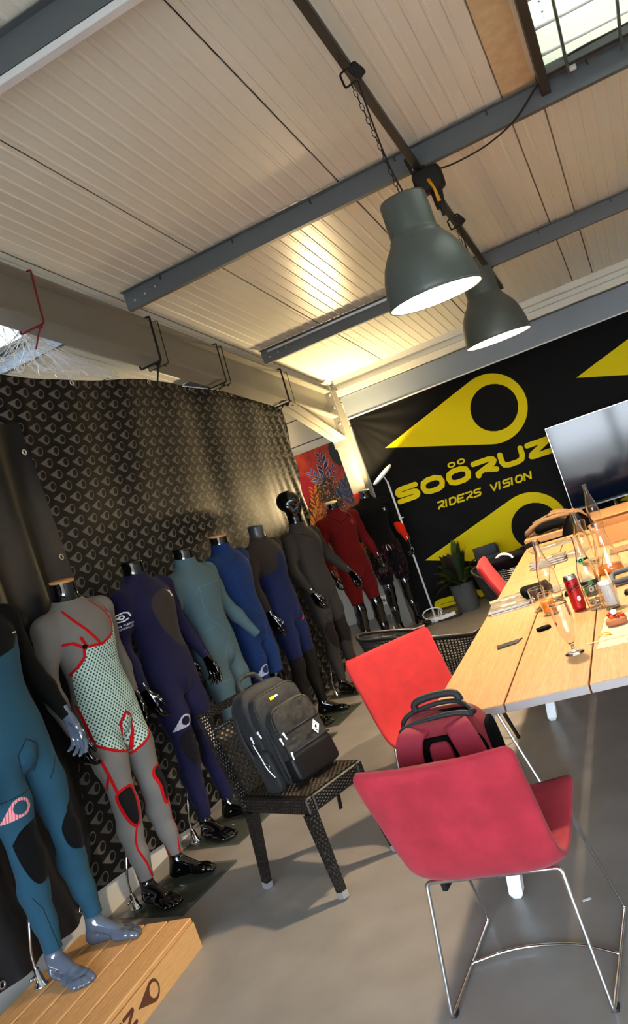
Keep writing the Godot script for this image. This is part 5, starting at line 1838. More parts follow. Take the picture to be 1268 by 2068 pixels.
func make_red_backpack():
	# its padded back faces its own +z
	var t := thing("backpack", "dark red backpack with black handle and wide red straps on the nearest red chair", "backpack", V(-0.800, 0.418, 2.42), yaw(0.06, 1.0))
	t.basis = t.basis * Basis(Vector3.RIGHT, 0.10)
	var rd := mat(Color(0.43, 0.045, 0.075), 0.8)
	rd.rim_enabled = true
	rd.rim = 0.1
	var rl := mat(Color(0.50, 0.075, 0.15), 0.8)
	obj("main_body", pillow(Vector3(0.30, 0.415, 0.13), 0.5, 40, 26, 0.02, 13), rd, t, Transform3D(Basis.IDENTITY, Vector3(0, 0, -0.065)))
	obj("back_mesh", pillow(Vector3(0.28, 0.36, 0.03), 0.3, 32, 16, 0.01, 14), M.black_cloth, t, Transform3D(Basis.IDENTITY, Vector3(0, 0.0, 0.0)))
	for s in [-1.0, 1.0]:
		var pth := curve([Vector3(0.060 * s, 0.385, -0.02), Vector3(0.085 * s, 0.37, 0.022), Vector3(0.105 * s, 0.27, 0.034), Vector3(0.12 * s, 0.06, 0.03)], 6)
		var n := pth.size()
		var hw := []
		var ht := []
		for i in n:
			hw.append(0.042)
			ht.append(0.009)
		obj("shoulder_strap", sweep(pth, Vector3(1, 0.25 * s, 0).normalized(), hw, ht), rl, t)
	obj("spine_pad", pillow(Vector3(0.075, 0.30, 0.03), 0.35, 24, 16), rl, t, Transform3D(Basis.IDENTITY, Vector3(0, 0.05, 0.012)))
	var ring := MB.new(true)
	ring.tube(bent([Vector3(-0.016, 0.235, 0.028), Vector3(-0.016, 0.29, 0.0275), Vector3(0.018, 0.29, 0.0275), Vector3(0.018, 0.235, 0.028)], 0.016, 4), 0.003, 6)
	obj("embossed_mark", ring.done(), rd, t)
	var op := curve([Vector3(-0.135, 0.33, -0.035), Vector3(-0.12, 0.385, -0.03), Vector3(-0.04, 0.405, -0.03), Vector3(0.06, 0.41, -0.03), Vector3(0.12, 0.395, -0.035)], 6)
	obj("zipper", tube_mesh(op, 0.009, 8), M.rubber, t)
	var op2 := curve([Vector3(-0.145, 0.30, -0.07), Vector3(-0.125, 0.395, -0.085), Vector3(-0.03, 0.425, -0.09), Vector3(0.07, 0.425, -0.08), Vector3(0.125, 0.397, -0.04)], 6)
	obj("zipper", tube_mesh(op2, 0.008, 8), M.rubber, t)
	obj("dark_opening", tube_mesh(curve([Vector3(-0.12, 0.375, -0.06), Vector3(-0.03, 0.404, -0.062), Vector3(0.06, 0.408, -0.057), Vector3(0.11, 0.396, -0.045)], 5), 0.017, 8, false, 0.5), M.black_cloth, t)
	obj("carry_handle", tube_mesh(curve([Vector3(-0.075, 0.418, -0.085), Vector3(-0.065, 0.445, -0.088), Vector3(0.0, 0.455, -0.09), Vector3(0.065, 0.45, -0.088), Vector3(0.078, 0.422, -0.085)], 6), 0.012, 8), M.rubber, t)
	obj("zip_pull", box_mesh(Vector3(0.016, 0.016, 0.012), 0.003), M.rubber, t, Transform3D(Basis.IDENTITY, Vector3(0.118, 0.405, -0.03)))
	obj("side_panel", pillow(Vector3(0.03, 0.36, 0.10), 0.45, 20, 16), M.black_cloth, t, Transform3D(Basis.IDENTITY, Vector3(0.140, 0.0, -0.07)))

func tub_chair(label: String, at: Vector3, turn: float, r := 0.30):
	# perforated tub armchair, open side towards its own -z
	var t := thing("tub_armchair", label, "chair", at, turn, "black perforated tub armchairs")
	var P := func(u: float, v: float) -> Vector3:
		var a := lerpf(-2.05, 2.05, u)
		var c := cos(a * 0.5)
		var rim := 0.645 + 0.125 * clampf(cos(a) * 0.9 + 0.25, 0.0, 1.0)
		var y := lerpf(0.43, rim, v)
		var q := lerpf(r * 0.80, r, pow(v, 0.6)) + 0.02 * c * v
		return Vector3(sin(a) * q * 1.03, y, cos(a) * q)
	var b := MB.new()
	for i in 79:
		var pts := []
		for k in 7:
			pts.append(P.call(i / 78.0, k / 6.0))
		b.tube(pts, 0.0042, 4)
	for j in 19:
		var pts := []
		for k in 40:
			pts.append(P.call(k / 39.0, j / 18.0))
		b.tube(pts, 0.0042, 4)
	stuff("perforated_shell", b.done(), M.perforated, t)
	var rim := []
	for k in 41:
		rim.append(P.call(k / 40.0, 1.0))
	obj("rim", tube_mesh(rim, 0.010, 8), M.perforated, t)
	obj("seat", lathe_mesh([Vector2(0, 0.40), Vector2(r * 0.74, 0.40), Vector2(r * 0.80, 0.415), Vector2(r * 0.78, 0.435), Vector2(0, 0.428)], 36), M.perforated, t)
	for sx in [-1.0, 1.0]:
		for sz in [-1.0, 1.0]:
			obj("leg", tube_mesh([Vector3(0.17 * sx, 0.405, 0.15 * sz), Vector3(0.235 * sx, 0.0, 0.215 * sz)], [0.014, 0.010], 8), M.perforated, t)
	return t

func make_table(label: String, x0: float, x1: float, d0: float, d1: float, n: int, legs: Array):
	var t := thing("meeting_table", label, "table", V((x0 + x1) / 2, 0, (d0 + d1) / 2), 0.0, "plank-topped meeting tables")
	var w := (x1 - x0) / n
	for i in n:
		var b := MB.new()
		b.box(Vector3.ZERO, Vector3(w - 0.005, 0.03, d1 - d0), 0.0018, Basis.IDENTITY, 2)
		var x := x0 + w * (i + 0.5) - (x0 + x1) / 2
		obj("plank", b.done(), M.table[(i + (1 if d0 > 4.0 else 0)) % 3], t, Transform3D(Basis.IDENTITY, Vector3(x, 0.735, 0)))
		obj("edge_band", box_mesh(Vector3(w - 0.007, 0.026, 0.002)), M.table_edge, t, Transform3D(Basis.IDENTITY, Vector3(x, 0.735, (d1 - d0) / 2 + 0.0011)))
	for d in legs:
		var z: float = (d0 + d1) / 2 - d
		obj("cross_beam", box_mesh(Vector3(x1 - x0 - 0.22, 0.05, 0.06), 0.004), M.black, t, Transform3D(Basis.IDENTITY, Vector3(0, 0.694, z)))
		for s in [-1.0, 1.0]:
			var foot := Vector3(s * ((x1 - x0) / 2 - 0.045), 0.0, z)
			var head := Vector3(s * ((x1 - x0) / 2 - 0.16), 0.69, z)
			var l := MB.new()
			l.tube([foot + Vector3(0, 0.0, 0), foot + (head - foot) * 0.03, head], [0.018, 0.034, 0.036], 4, false, 1.0, Vector3(1, 0, 1))
			obj("leg", l.done(), M.white, t)

func make_furniture():
	M.wicker_flat = mat(Color(0.17, 0.14, 0.105), 0.34)
	# pallet
	var t := thing("pallet", "low pine platform with a burnt drop emblem under the teal-suited mannequin", "pallet", V(-2.5, 0, 2.02))
	for i in 5:
		var b := MB.new()
		b.box(Vector3.ZERO, Vector3(0.110, 0.022, 1.54), 0.004, Basis.IDENTITY, 2)
		obj("plank", b.done(), M.pallet[i % 3], t, Transform3D(Basis.IDENTITY, Vector3(-0.237 + 0.1185 * i, 0.119, 0)))
	var sp := Painter.new(1024, 96, Vector2(0, 0), Vector2(1.54, 0.108), Color(0.80, 0.57, 0.31))
	var wi := wood_image(77, Color(0.80, 0.63, 0.41), Color(0.68, 0.48, 0.27))
	wi.convert(Image.FORMAT_RGBA8)
	wi.resize(1024, 96, Image.INTERPOLATE_CUBIC)
	sp.img = wi
	var burn := Color(0.30, 0.15, 0.06)
	sp.emblem(Vector2(1.19, 0.057), 0.040, 0.105, 0.0, burn, 0.027, Vector2(0.004, 0))
	sp.text("SOORUZ", Vector2(0.60, 0.032), Vector2(0.060, 0.046), 0.020, 0.014, burn, 0.04)
	var sm := mat(Color.WHITE, 0.6)
	sm.albedo_texture = sp.tex()
	var sb := MB.new()
	sb.quad(Vector3(0, 0.0, 0.77), Vector3(0, 0.0, -0.77), Vector3(0, 0.108, -0.77), Vector3(0, 0.108, 0.77), Vector2(0, 1), Vector2(1, 1), Vector2(1, 0), Vector2(0, 0))
	sb.quad(Vector3(-0.022, 0.108, 0.77), Vector3(0, 0.108, 0.77), Vector3(0, 0.108, -0.77), Vector3(-0.022, 0.108, -0.77))
	sb.quad(Vector3(0, 0, -0.77), Vector3(-0.022, 0, -0.77), Vector3(-0.022, 0.108, -0.77), Vector3(0, 0.108, -0.77))
	sb.quad(Vector3(-0.022, 0, -0.77), Vector3(-0.022, 0, 0.77), Vector3(-0.022, 0.108, 0.77), Vector3(-0.022, 0.108, -0.77))
	obj("side_board", sb.done(), sm, t, Transform3D(Basis.IDENTITY, Vector3(0.2955, 0, 0)))
	obj("end_board", box_mesh(Vector3(0.57, 0.106, 0.022), 0.003, 0), M.pallet[1], t, Transform3D(Basis.IDENTITY, Vector3(-0.012, 0.054, -0.757)))
	obj("bearer", box_mesh(Vector3(0.08, 0.106, 1.5), 0.003, 2), M.pallet[2], t, Transform3D(Basis.IDENTITY, Vector3(-0.25, 0.054, 0)))
	make_wicker_chair()
	make_backpack()
	red_chair("nearest red upholstered chair, seen from behind with its dusty back towards the viewer", V(-0.745, 0, 2.375), yaw(0.07, 1.0), M.red_dust)
	red_chair("red upholstered chair turned side-on with its seat pushed under the table's left edge", V(-1.175, 0, 3.58), yaw(0.70, -0.71), M.red)
	red_chair("farthest red upholstered chair by the table beside the potted plant", V(-0.90, 0, 5.58), yaw(0.985, 0.10), M.red)
	make_red_backpack()
	tub_chair("black perforated tub armchair behind the side-on red chair", V(-1.36, 0, 4.42), yaw(0.75, 0.65), 0.34)
	var far_tub: Node3D = tub_chair("black perforated tub armchair at the far table's left side holding a dark jacket", V(-1.07, 0, 6.07), yaw(0.95, -0.3), 0.27)
	far_tub.scale.y = 0.9
	make_table("long plank-topped meeting table nearest the viewer with white legs", -0.915, 0.19, 2.635, 4.765, 4, [2.83, 4.55])
	make_table("second plank-topped table continuing behind the nearest one", -0.915, 0.19, 4.785, 5.98, 4, [4.98, 5.8])
	# console with the coat on it, and the television bench
	var c := thing("console", "wooden console with a dark front beyond the tables carrying the beige coat", "console", V(0.05, 0, 6.62))
	obj("top_board", box_mesh(Vector3(2.06, 0.045, 0.50), 0.003, 0), M.board, c, Transform3D(Basis.IDENTITY, Vector3(0, 0.7275, 0)))
	obj("front_panel", box_mesh(Vector3(2.0, 0.60, 0.02), 0.003), M.black, c, Transform3D(Basis.IDENTITY, Vector3(0, 0.40, 0.20)))
	for s in [-1.0, 1.0]:
		obj("side_panel", box_mesh(Vector3(0.03, 0.705, 0.46), 0.003), M.board, c, Transform3D(Basis.IDENTITY, Vector3(s * 0.985, 0.3525, 0)))
	var tb := thing("television_bench", "long low wooden bench under the television", "bench", V(0.25, 0, 8.18))
	obj("top_board", box_mesh(Vector3(2.2, 0.04, 0.66), 0.003, 0), M.board, tb, Transform3D(Basis.IDENTITY, Vector3(0, 0.535, 0)))
	obj("shelf_board", box_mesh(Vector3(2.1, 0.03, 0.60), 0.003, 0), M.board, tb, Transform3D(Basis.IDENTITY, Vector3(0, 0.25, 0)))
	obj("back_panel", box_mesh(Vector3(2.1, 0.50, 0.02), 0.003), M.black, tb, Transform3D(Basis.IDENTITY, Vector3(0, 0.26, -0.28)))
	for s in [-1.0, 1.0]:
		obj("side_panel", box_mesh(Vector3(0.04, 0.515, 0.62), 0.003), M.board, tb, Transform3D(Basis.IDENTITY, Vector3(s * 1.06, 0.2575, 0)))
	# television
	var tv := thing("television", "large flat television with a silver edge and glossy screen on the bench", "television", V(0.0, 0.5585, 8.28), deg_to_rad(-2.0))
	tv.rotation.x = deg_to_rad(-1.3)
	obj("casing", box_mesh(Vector3(1.47, 0.83, 0.035), 0.004), M.black, tv, Transform3D(Basis.IDENTITY, Vector3(0, 0.50, 0)))
	var fr := MB.new()
	for s in [-1.0, 1.0]:
		fr.box(Vector3(0.7345 * s, 0.50, 0.012), Vector3(0.009, 0.838, 0.04), 0.001)
		fr.box(Vector3(0, 0.50 + 0.4145 * s, 0.012), Vector3(1.478, 0.009 if s > 0 else 0.014, 0.04), 0.001)
	obj("edge_frame", fr.done(), M.steel, tv)
	var scr := mat(Color(0.025, 0.06, 0.13), 0.08, 0.0, 0.48)
	obj("screen", box_mesh(Vector3(1.456, 0.80, 0.004)), scr, tv, Transform3D(Basis.IDENTITY, Vector3(0, 0.508, 0.020)))
	for s in [-1.0, 1.0]:
		for z in [-1.0, 1.0]:
			obj("stand_leg", tube_mesh([Vector3(0.36 * s, 0.09, 0.0), Vector3(0.36 * s - 0.02 * s, 0.006, 0.13 * z)], 0.009, 6), M.steel, tv)
	make_plant()

func make_plant():
	var t := thing("potted_plant", "leafy dark green plant in a tapered grey pot in front of the banner", "plant", V(-2.0, 0, 8.26))
	obj("pot", lathe_mesh([Vector2(0, 0), Vector2(0.105, 0), Vector2(0.108, 0.006), Vector2(0.128, 0.285), Vector2(0.126, 0.29), Vector2(0.118, 0.288), Vector2(0.112, 0.255), Vector2(0, 0.255)], 40), M.pot, t)
	obj("soil", lathe_mesh([Vector2(0.113, 0.256), Vector2(0.08, 0.265), Vector2(0, 0.27)], 24), M.soil, t)
	for i in 46:
		var a := rng.randf() * TAU
		var up := rng.randf_range(0.0, 0.6) if i % 5 > 0 else rng.randf_range(0.7, 1.0)
		var L := rng.randf_range(0.26, 0.42) * (0.85 + 0.3 * up)
		var w := rng.randf_range(0.032, 0.052)
		var dir := Vector3(sin(a), 0, cos(a))
		var r0 := Vector3(sin(a) * 0.03, 0.26, cos(a) * 0.03)
		var pts := []
		for k in 9:
			var s := k / 8.0
			var out := (1.0 - up * 0.75) * s * L * 0.95
			var hgt := (0.10 + up * 0.28) * sin(minf(s * (1.35 - up * 0.25), 1.57)) + up * L * 0.35 * s - (1.0 - up) * 0.14 * s * s
			pts.append(r0 + dir * out + Vector3(0, hgt, 0))
		var side := dir.cross(Vector3.UP)
		var b := MB.new(true)
		for k in 8:
			var w0 := w * sin(PI * pow(clampf((k - 1.5) / 6.5, 0.0, 1.0), 0.8)) + 0.002
			var w1 := w * sin(PI * pow(clampf((k - 0.5) / 6.5, 0.0, 1.0), 0.8)) + 0.002
			var p: Vector3 = pts[k]
			var q: Vector3 = pts[k + 1]
			var fold := Vector3(0, w0 * 0.35, 0)
			var fold1 := Vector3(0, w1 * 0.35, 0)
			b.quad(p - side * w0 + fold, p, q, q - side * w1 + fold1)
			b.quad(p, p + side * w0 + fold, q + side * w1 + fold1, q)
		obj("leaf", b.done(), [M.leaf, M.leaf_dark, M.leaf, M.leaf_light][i % 4], t)

# ================================================================ things on the tables
const TT := 0.7505   # table top

func cylinder_label(r: float, y0: float, y1: float, a0: float, a1: float, segs := 20) -> ArrayMesh:
	var b := MB.new(true)
	b.sheet(segs, 1, func(u: float, v: float) -> Vector3:
		var a := lerpf(a0, a1, u)
		return Vector3(sin(a) * r, lerpf(y0, y1, v), cos(a) * r), func(u: float, v: float) -> Vector2: return Vector2(u, 1.0 - v))
	return b.done()

# blown glass: a closed profile with extra rings near every corner, so that the shading turns only there
func blown(prof: Array, segs := 32) -> ArrayMesh:
	var o := []
	for i in prof.size() - 1:
		var p: Vector2 = prof[i]
		var q: Vector2 = prof[i + 1]
		o.append(p)
		var l := p.distance_to(q)
		if l > 0.004:
			o.append(p.lerp(q, 0.0006 / l))
			o.append(q.lerp(p, 0.0006 / l))
	o.append(prof[prof.size() - 1])
	return lathe_mesh(o, segs)

func smooth_prof(pts: Array) -> Array:   # a soft profile through (radius, height) points
	var v := []
	for p in pts:
		v.append(Vector3(p.x, p.y, 0))
	var o := []
	for p in curve(v, 5):
		o.append(Vector2(maxf(p.x, 0.0), p.y))
	return o

func bottle(label: String, x: float, d: float, h := 0.30, r := 0.041, at_y := TT) -> Node3D:
	var t := thing("glass_bottle", label, "bottle", V(x, at_y, d), 0.0, "clear glass bottles")
	var k := h / 0.30
	var outer := smooth_prof([Vector2(r, 0.012), Vector2(r, 0.11 * k), Vector2(r * 0.97, 0.14 * k), Vector2(r * 0.80, 0.175 * k), Vector2(r * 0.56, 0.21 * k), Vector2(r * 0.40, 0.245 * k), Vector2(r * 0.34, 0.285 * k), Vector2(r * 0.34, h)])
	var prof := [Vector2(0, 0.002), Vector2(r * 0.9, 0.002)]
	prof.append_array(outer)
	outer.reverse()
	for q in outer:
		prof.append(Vector2(q.x - 0.0024, maxf(q.y, 0.014)))
	prof.append(Vector2(r * 0.6, 0.012))
	prof.append(Vector2(0, 0.016))
	obj("glass_body", lathe_mesh(prof, 36), M.vessel, t)
	obj("lip", tube_mesh(curve([Vector3(r * 0.36, h, 0), Vector3(0, h, r * 0.36), Vector3(-r * 0.36, h, 0), Vector3(0, h, -r * 0.36)], 5, true), 0.0028, 6, true), M.vessel, t)
	obj("base_ring", tube_mesh(curve([Vector3(r * 0.9, 0.006, 0), Vector3(0, 0.006, r * 0.9), Vector3(-r * 0.9, 0.006, 0), Vector3(0, 0.006, -r * 0.9)], 6, true), 0.004, 6, true), M.vessel, t)
	return t

func tumbler(label: String, x: float, d: float, h := 0.105, r0 := 0.031, r1 := 0.038) -> Node3D:
	var t := thing("drinking_glass", label, "glass", V(x, TT, d), 0.0, "drinking glasses on the tables")
	obj("glass_body", blown([Vector2(0, 0.001), Vector2(r0, 0.001), Vector2(r1, h), Vector2(r1 - 0.0018, h), Vector2(r0 - 0.0018, 0.009), Vector2(0, 0.009)], 36), M.vessel, t)
	obj("rim", tube_mesh(curve([Vector3(r1, h, 0), Vector3(0, h, r1), Vector3(-r1, h, 0), Vector3(0, h, -r1)], 6, true), 0.0011, 5, true), M.vessel, t)
	return t

func magazine(label: String, x: float, d: float, w: float, l: float, turn: float, cover: Material, level: int, group := "") -> void:
	var t := thing("magazine", label, "magazine", V(x, TT + 0.0065 * level, d), turn, group)
	obj("pages", box_mesh(Vector3(w - 0.004, 0.005, l - 0.004), 0.001), M.paper, t, Transform3D(Basis.IDENTITY, Vector3(0, 0.0028, 0)))
	obj("cover", box_mesh(Vector3(w, 0.0007, l)), cover, t, Transform3D(Basis.IDENTITY, Vector3(0, 0.0057, 0)))

func mag_cover(seed_: int) -> StandardMaterial3D:
	var img := speckle(seed_, 128, 96, 0.03, Color(0.26, 0.24, 0.20), Color(0.66, 0.63, 0.58), 4)
	img.convert(Image.FORMAT_RGBA8)
	var p := Painter.new(256, 192, Vector2(0, 0), Vector2(1, 0.75), Color.WHITE)
	img.resize(256, 192, Image.INTERPOLATE_CUBIC)
	p.img = img
	for i in 5:
		var y := 0.1 + 0.13 * i
		p.line([Vector2(0, y), Vector2(0.3, y + 0.06 * sin(i * 2.0)), Vector2(0.65, y - 0.05), Vector2(1, y + 0.04)], 0.035, Color(0.62, 0.55, 0.40).lerp(Color(0.30, 0.26, 0.20), float(i % 3) / 2.0))
	p.emblem(Vector2(0.42, 0.36), 0.05, 0.12, 0.0, Color(0.92, 0.92, 0.9), 0.03)
	p.emblem(Vector2(0.56, 0.36), 0.05, 0.12, 0.0, Color(0.92, 0.92, 0.9), 0.03)
	var m := mat(Color.WHITE, 0.35)
	m.albedo_texture = p.tex()
	tri_map(m, 3.6)
	m.uv1_offset = Vector3(0.5, 0, 0.5)
	return m

func make_table_things():
	# stemmed beer glass
	var g := thing("beer_glass", "empty stemmed beer glass standing nearest the table's near end", "glass", V(-0.425, TT, 3.02), 0.0, "")
	obj("foot", lathe_mesh([Vector2(0, 0.0), Vector2(0.034, 0.0), Vector2(0.035, 0.003), Vector2(0.012, 0.010), Vector2(0.006, 0.020), Vector2(0.0055, 0.032), Vector2(0, 0.034)], 32), M.vessel, g)
	var ob := smooth_prof([Vector2(0.010, 0.036), Vector2(0.022, 0.062), Vector2(0.031, 0.095), Vector2(0.035, 0.13), Vector2(0.0345, 0.155), Vector2(0.031, 0.19)])
	var bp := [Vector2(0, 0.034)]
	bp.append_array(ob)
	ob.reverse()
	for q in ob:
		bp.append(Vector2(q.x - 0.0016, maxf(q.y, 0.040)))
	bp.append(Vector2(0, 0.040))
	obj("bowl", lathe_mesh(bp, 40), M.vessel, g)
	obj("rim", tube_mesh(curve([Vector3(0.031, 0.19, 0), Vector3(0, 0.19, 0.031), Vector3(-0.031, 0.19, 0), Vector3(0, 0.19, -0.031)], 6, true), 0.0012, 5, true), M.vessel, g)
	# red slim can
	var c := thing("drink_can", "slim red drink can with dark script lettering and a white dot", "can", V(-0.432, TT, 3.66))
	obj("can_body", lathe_mesh([Vector2(0, 0.003), Vector2(0.022, 0.001), Vector2(0.0275, 0.008), Vector2(0.029, 0.014), Vector2(0.029, 0.142)], 36), mat(Color(0.62, 0.02, 0.035), 0.28, 0.25), c)
	obj("can_top", lathe_mesh([Vector2(0.029, 0.142), Vector2(0.0255, 0.153), Vector2(0.0258, 0.156), Vector2(0.024, 0.156), Vector2(0.0235, 0.152), Vector2(0, 0.152)], 36), M.steel, c)
	obj("pull_tab", box_mesh(Vector3(0.014, 0.002, 0.022), 0.0008), M.steel, c, Transform3D(Basis.IDENTITY, Vector3(0, 0.1545, 0)))
	var p := Painter.new(256, 384, Vector2(-0.5, 0), Vector2(0.5, 1.5), Color(0.62, 0.02, 0.035))
	var ink := Color(0.10, 0.01, 0.015)
	p.text("Q", Vector2(-0.36, 0.92), Vector2(0.30, 0.34), 0.0, 0.065, ink, 0.25, 0.30)
	p.text("oca", Vector2(-0.06, 1.00), Vector2(0.13, 0.26), 0.03, 0.055, ink, 0.25, 0.30)
	p.line([Vector2(-0.36, 0.86), Vector2(-0.1, 0.84), Vector2(0.2, 0.98), Vector2(0.42, 0.98)], 0.03, ink)
	p.disc(Vector2(0.16, 0.48), 0.13, 0.13, Color(0.92, 0.90, 0.89))
	p.line([Vector2(0.09, 0.48), Vector2(0.23, 0.49)], 0.03, Color(0.6, 0.3, 0.3))
	var cm := mat(Color.WHITE, 0.28, 0.25)
	cm.albedo_texture = p.tex()
	obj("can_print", cylinder_label(0.0293, 0.016, 0.141, -0.98, 1.22), cm, c)
	# tumblers
	tumbler("empty low tumbler left of the orange juice glass", -0.617, 3.86)
	var j := tumbler("small glass of orange juice in front of the empty tumbler", -0.568, 3.735, 0.10, 0.027, 0.033)
	obj("orange_juice", lathe_mesh([Vector2(0, 0.0095), Vector2(0.0250, 0.0095), Vector2(0.0282, 0.062), Vector2(0, 0.062)], 28), M.orange_juice, j)
	tumbler("empty ribbed tumbler in front of the green-labelled bottle", -0.362, 3.615, 0.10, 0.028, 0.034)
	tumbler("empty tumbler behind the red can", -0.455, 3.93)
	tumbler("empty tumbler on the far table beside the farthest bottle", -0.50, 5.75)
	var nk := tumbler("glass holding white paper napkins and wooden stirrers", -0.292, 3.54, 0.105, 0.030, 0.037)
	var fold := MB.new()
	for i in 5:
		var a := -0.5 + i * 0.28
		fold.box(Vector3(-0.012 + 0.006 * i, 0.066, 0.003 * i - 0.006), Vector3(0.028, 0.104, 0.003), 0.001, Basis(Vector3.UP, a) * Basis(Vector3(0, 0, 1), 0.10 - 0.05 * i))
	tag(obj("paper_napkin", fold.done(), M.white, self, Transform3D(Basis.IDENTITY, nk.position)), "folded white paper napkins standing in the tumbler", "napkin")
	for i in 4:
		var s := thing("wooden_stirrer", "flat wooden stirrer leaning in the napkin glass", "stirrer", nk.position + Vector3(0.018 + 0.003 * i, 0.012, 0.004 * i), 0.0, "wooden stirrers")
		obj("stick", box_mesh(Vector3(0.006, 0.15, 0.0018), 0.0006), M.tan, s, Transform3D(Basis(Vector3(0, 0, 1), 0.03 * i), Vector3(0, 0.075, 0)))
	# bottles
	bottle("clear bottle standing behind the orange juice glass on the near table", -0.565, 3.97, 0.30, 0.043)
	bottle("clear bottle in the middle, just behind the green-labelled bottle", -0.425, 4.66, 0.30, 0.041)
	bottle("farthest clear bottle, in front of the television", -0.405, 5.90, 0.31, 0.043)
	var gb := bottle("clear bottle with a dark green label and round green neck badge", -0.365, 3.735, 0.30, 0.041)
	p = Painter.new(256, 192, Vector2(-1, 0), Vector2(1, 1.5), Color(0.025, 0.05, 0.035))
	p.disc(Vector2(-0.62, 0.75), 0.42, 0.42, Color(0.08, 0.48, 0.12))
	p.disc(Vector2(0.15, 1.25), 0.22, 0.22, Color(0.12, 0.50, 0.16))
	p.text("OIT", Vector2(-0.12, 0.50), Vector2(0.30, 0.36), 0.08, 0.10, Color(0.90, 0.93, 0.90), 0.1)
	p.line([Vector2(-0.15, 1.0), Vector2(0.2, 1.06)], 0.07, Color(0.85, 0.9, 0.85))
	p.line([Vector2(-0.5, 0.16), Vector2(0.6, 0.16)], 0.08, Color(0.12, 0.50, 0.16))
	var gm := mat(Color.WHITE, 0.5)
	gm.albedo_texture = p.tex()
	obj("label", cylinder_label(0.0416, 0.035, 0.105, -1.25, 1.1), gm, gb)
	obj("neck_band", cylinder_label(0.0255, 0.193, 0.203, -1.6, 1.6), mat(Color(0.03, 0.05, 0.04), 0.5), gb)
	obj("neck_badge", lathe_mesh([Vector2(0, 0), Vector2(0.014, 0), Vector2(0.014, 0.001), Vector2(0, 0.001)], 24), mat(Color(0.35, 0.62, 0.40), 0.5), gb, Transform3D(Basis(Vector3.RIGHT, PI / 2 - 0.25) , Vector3(-0.005, 0.197, 0.027)))
	obj("neck_badge_mark", lathe_mesh([Vector2(0.003, 0), Vector2(0.008, 0), Vector2(0.008, 0.001), Vector2(0.003, 0.001)], 20), M.black, gb, Transform3D(Basis(Vector3.RIGHT, PI / 2 - 0.25), Vector3(-0.005, 0.197, 0.0283)))
	# carafe
	var cf := thing("carafe", "wide glass carafe with a little orange juice left in the bottom", "carafe", V(-0.305, TT, 4.30))
	var oc := smooth_prof([Vector2(0.065, 0.010), Vector2(0.060, 0.05), Vector2(0.046, 0.12), Vector2(0.036, 0.17), Vector2(0.033, 0.20), Vector2(0.037, 0.245), Vector2(0.040, 0.25)])
	var cp := [Vector2(0, 0.002), Vector2(0.060, 0.002)]
	cp.append_array(oc)
	oc.reverse()
	for q in oc:
		cp.append(Vector2(q.x - 0.0022, q.y))
	cp.append(Vector2(0, 0.006))
	obj("glass_body", lathe_mesh(cp, 40), M.vessel, cf)
	obj("orange_juice", lathe_mesh([Vector2(0, 0.0065), Vector2(0.058, 0.0065), Vector2(0.0615, 0.012), Vector2(0.0570, 0.035), Vector2(0, 0.035)], 36), M.orange_juice, cf)
	# cake on a paper sheet
	var ps := MB.new()
	ps.box(Vector3.ZERO, Vector3(0.20, 0.0012, 0.42), 0.0004)
	tag(obj("greaseproof_paper", ps.done(), mat(Color(0.84, 0.74, 0.60), 0.7), self, Transform3D(Basis(Vector3.UP, -0.05), V(-0.235, TT + 0.0006, 3.20))), "pale greaseproof paper sheet with crumbs under the fruit tart", "paper")
	for i in 14:
		tag(obj("crumb", pillow(Vector3(0.006, 0.003, 0.005), 0.7, 8, 5), M.card, self, V0(V(-0.235 + rng.randf_range(-0.08, 0.08), TT + 0.0012, 3.16 + rng.randf_range(-0.14, 0.12)))), "small brown crumb scattered on the greaseproof paper", "crumb", "crumbs on the paper")
	var k := thing("fruit_tart", "little fruit tart topped with red berries and cream", "cake", V(-0.275, TT + 0.0013, 3.27))
	obj("pastry", pillow(Vector3(0.078, 0.030, 0.078), 0.6, 24, 10, 0.08, 31), mat(Color(0.62, 0.36, 0.20), 0.8), k)
	var hue := [Color(0.55, 0.04, 0.05), Color(0.80, 0.30, 0.12), Color(0.62, 0.52, 0.12), Color(0.70, 0.08, 0.07)]
	for i in 13:
		var a := i * 2.4
		var r := 0.009 * sqrt(float(i))
		obj("fruit_piece", pillow(Vector3(0.017, 0.015, 0.017), 0.9, 12, 8), mat(hue[i % 4], 0.3), k, Transform3D(Basis.IDENTITY, Vector3(sin(a) * r, 0.024 + 0.008 * cos(i), cos(a) * r)))
	obj("cream", pillow(Vector3(0.024, 0.020, 0.024), 0.85, 16, 10), M.white, k, Transform3D(Basis.IDENTITY, Vector3(0, 0.038, 0)))
	tag(obj("lemon_peel", tube_mesh(curve([Vector3(-0.02, 0, 0.01), Vector3(0.0, 0.004, -0.008), Vector3(0.02, 0.002, -0.004), Vector3(0.022, 0.0, 0.014), Vector3(0.002, 0.004, 0.02)], 5), 0.004, 6, false, 0.5), mat(Color(0.72, 0.58, 0.05), 0.5), self, V0(V(-0.325, TT + 0.004, 3.155))), "curl of yellow peel on the greaseproof paper", "peel")
	tag(obj("wooden_fork", box_mesh(Vector3(0.15, 0.002, 0.008), 0.0008), M.tan, self, V0(V(-0.305, TT + 0.003, 3.085))), "flat wooden pick lying across the paper edge", "pick")
	# fabric swatches and dark scraps
	var sw := MB.new()
	sw.prism(PackedVector2Array([Vector2(-0.055, -0.028), Vector2(0.03, -0.032), Vector2(0.045, -0.006), Vector2(0.062, 0.016), Vector2(0.03, 0.018), Vector2(-0.048, 0.026)]), 0.005, Transform3D(Basis(Vector3.RIGHT, -PI / 2) , Vector3.ZERO))
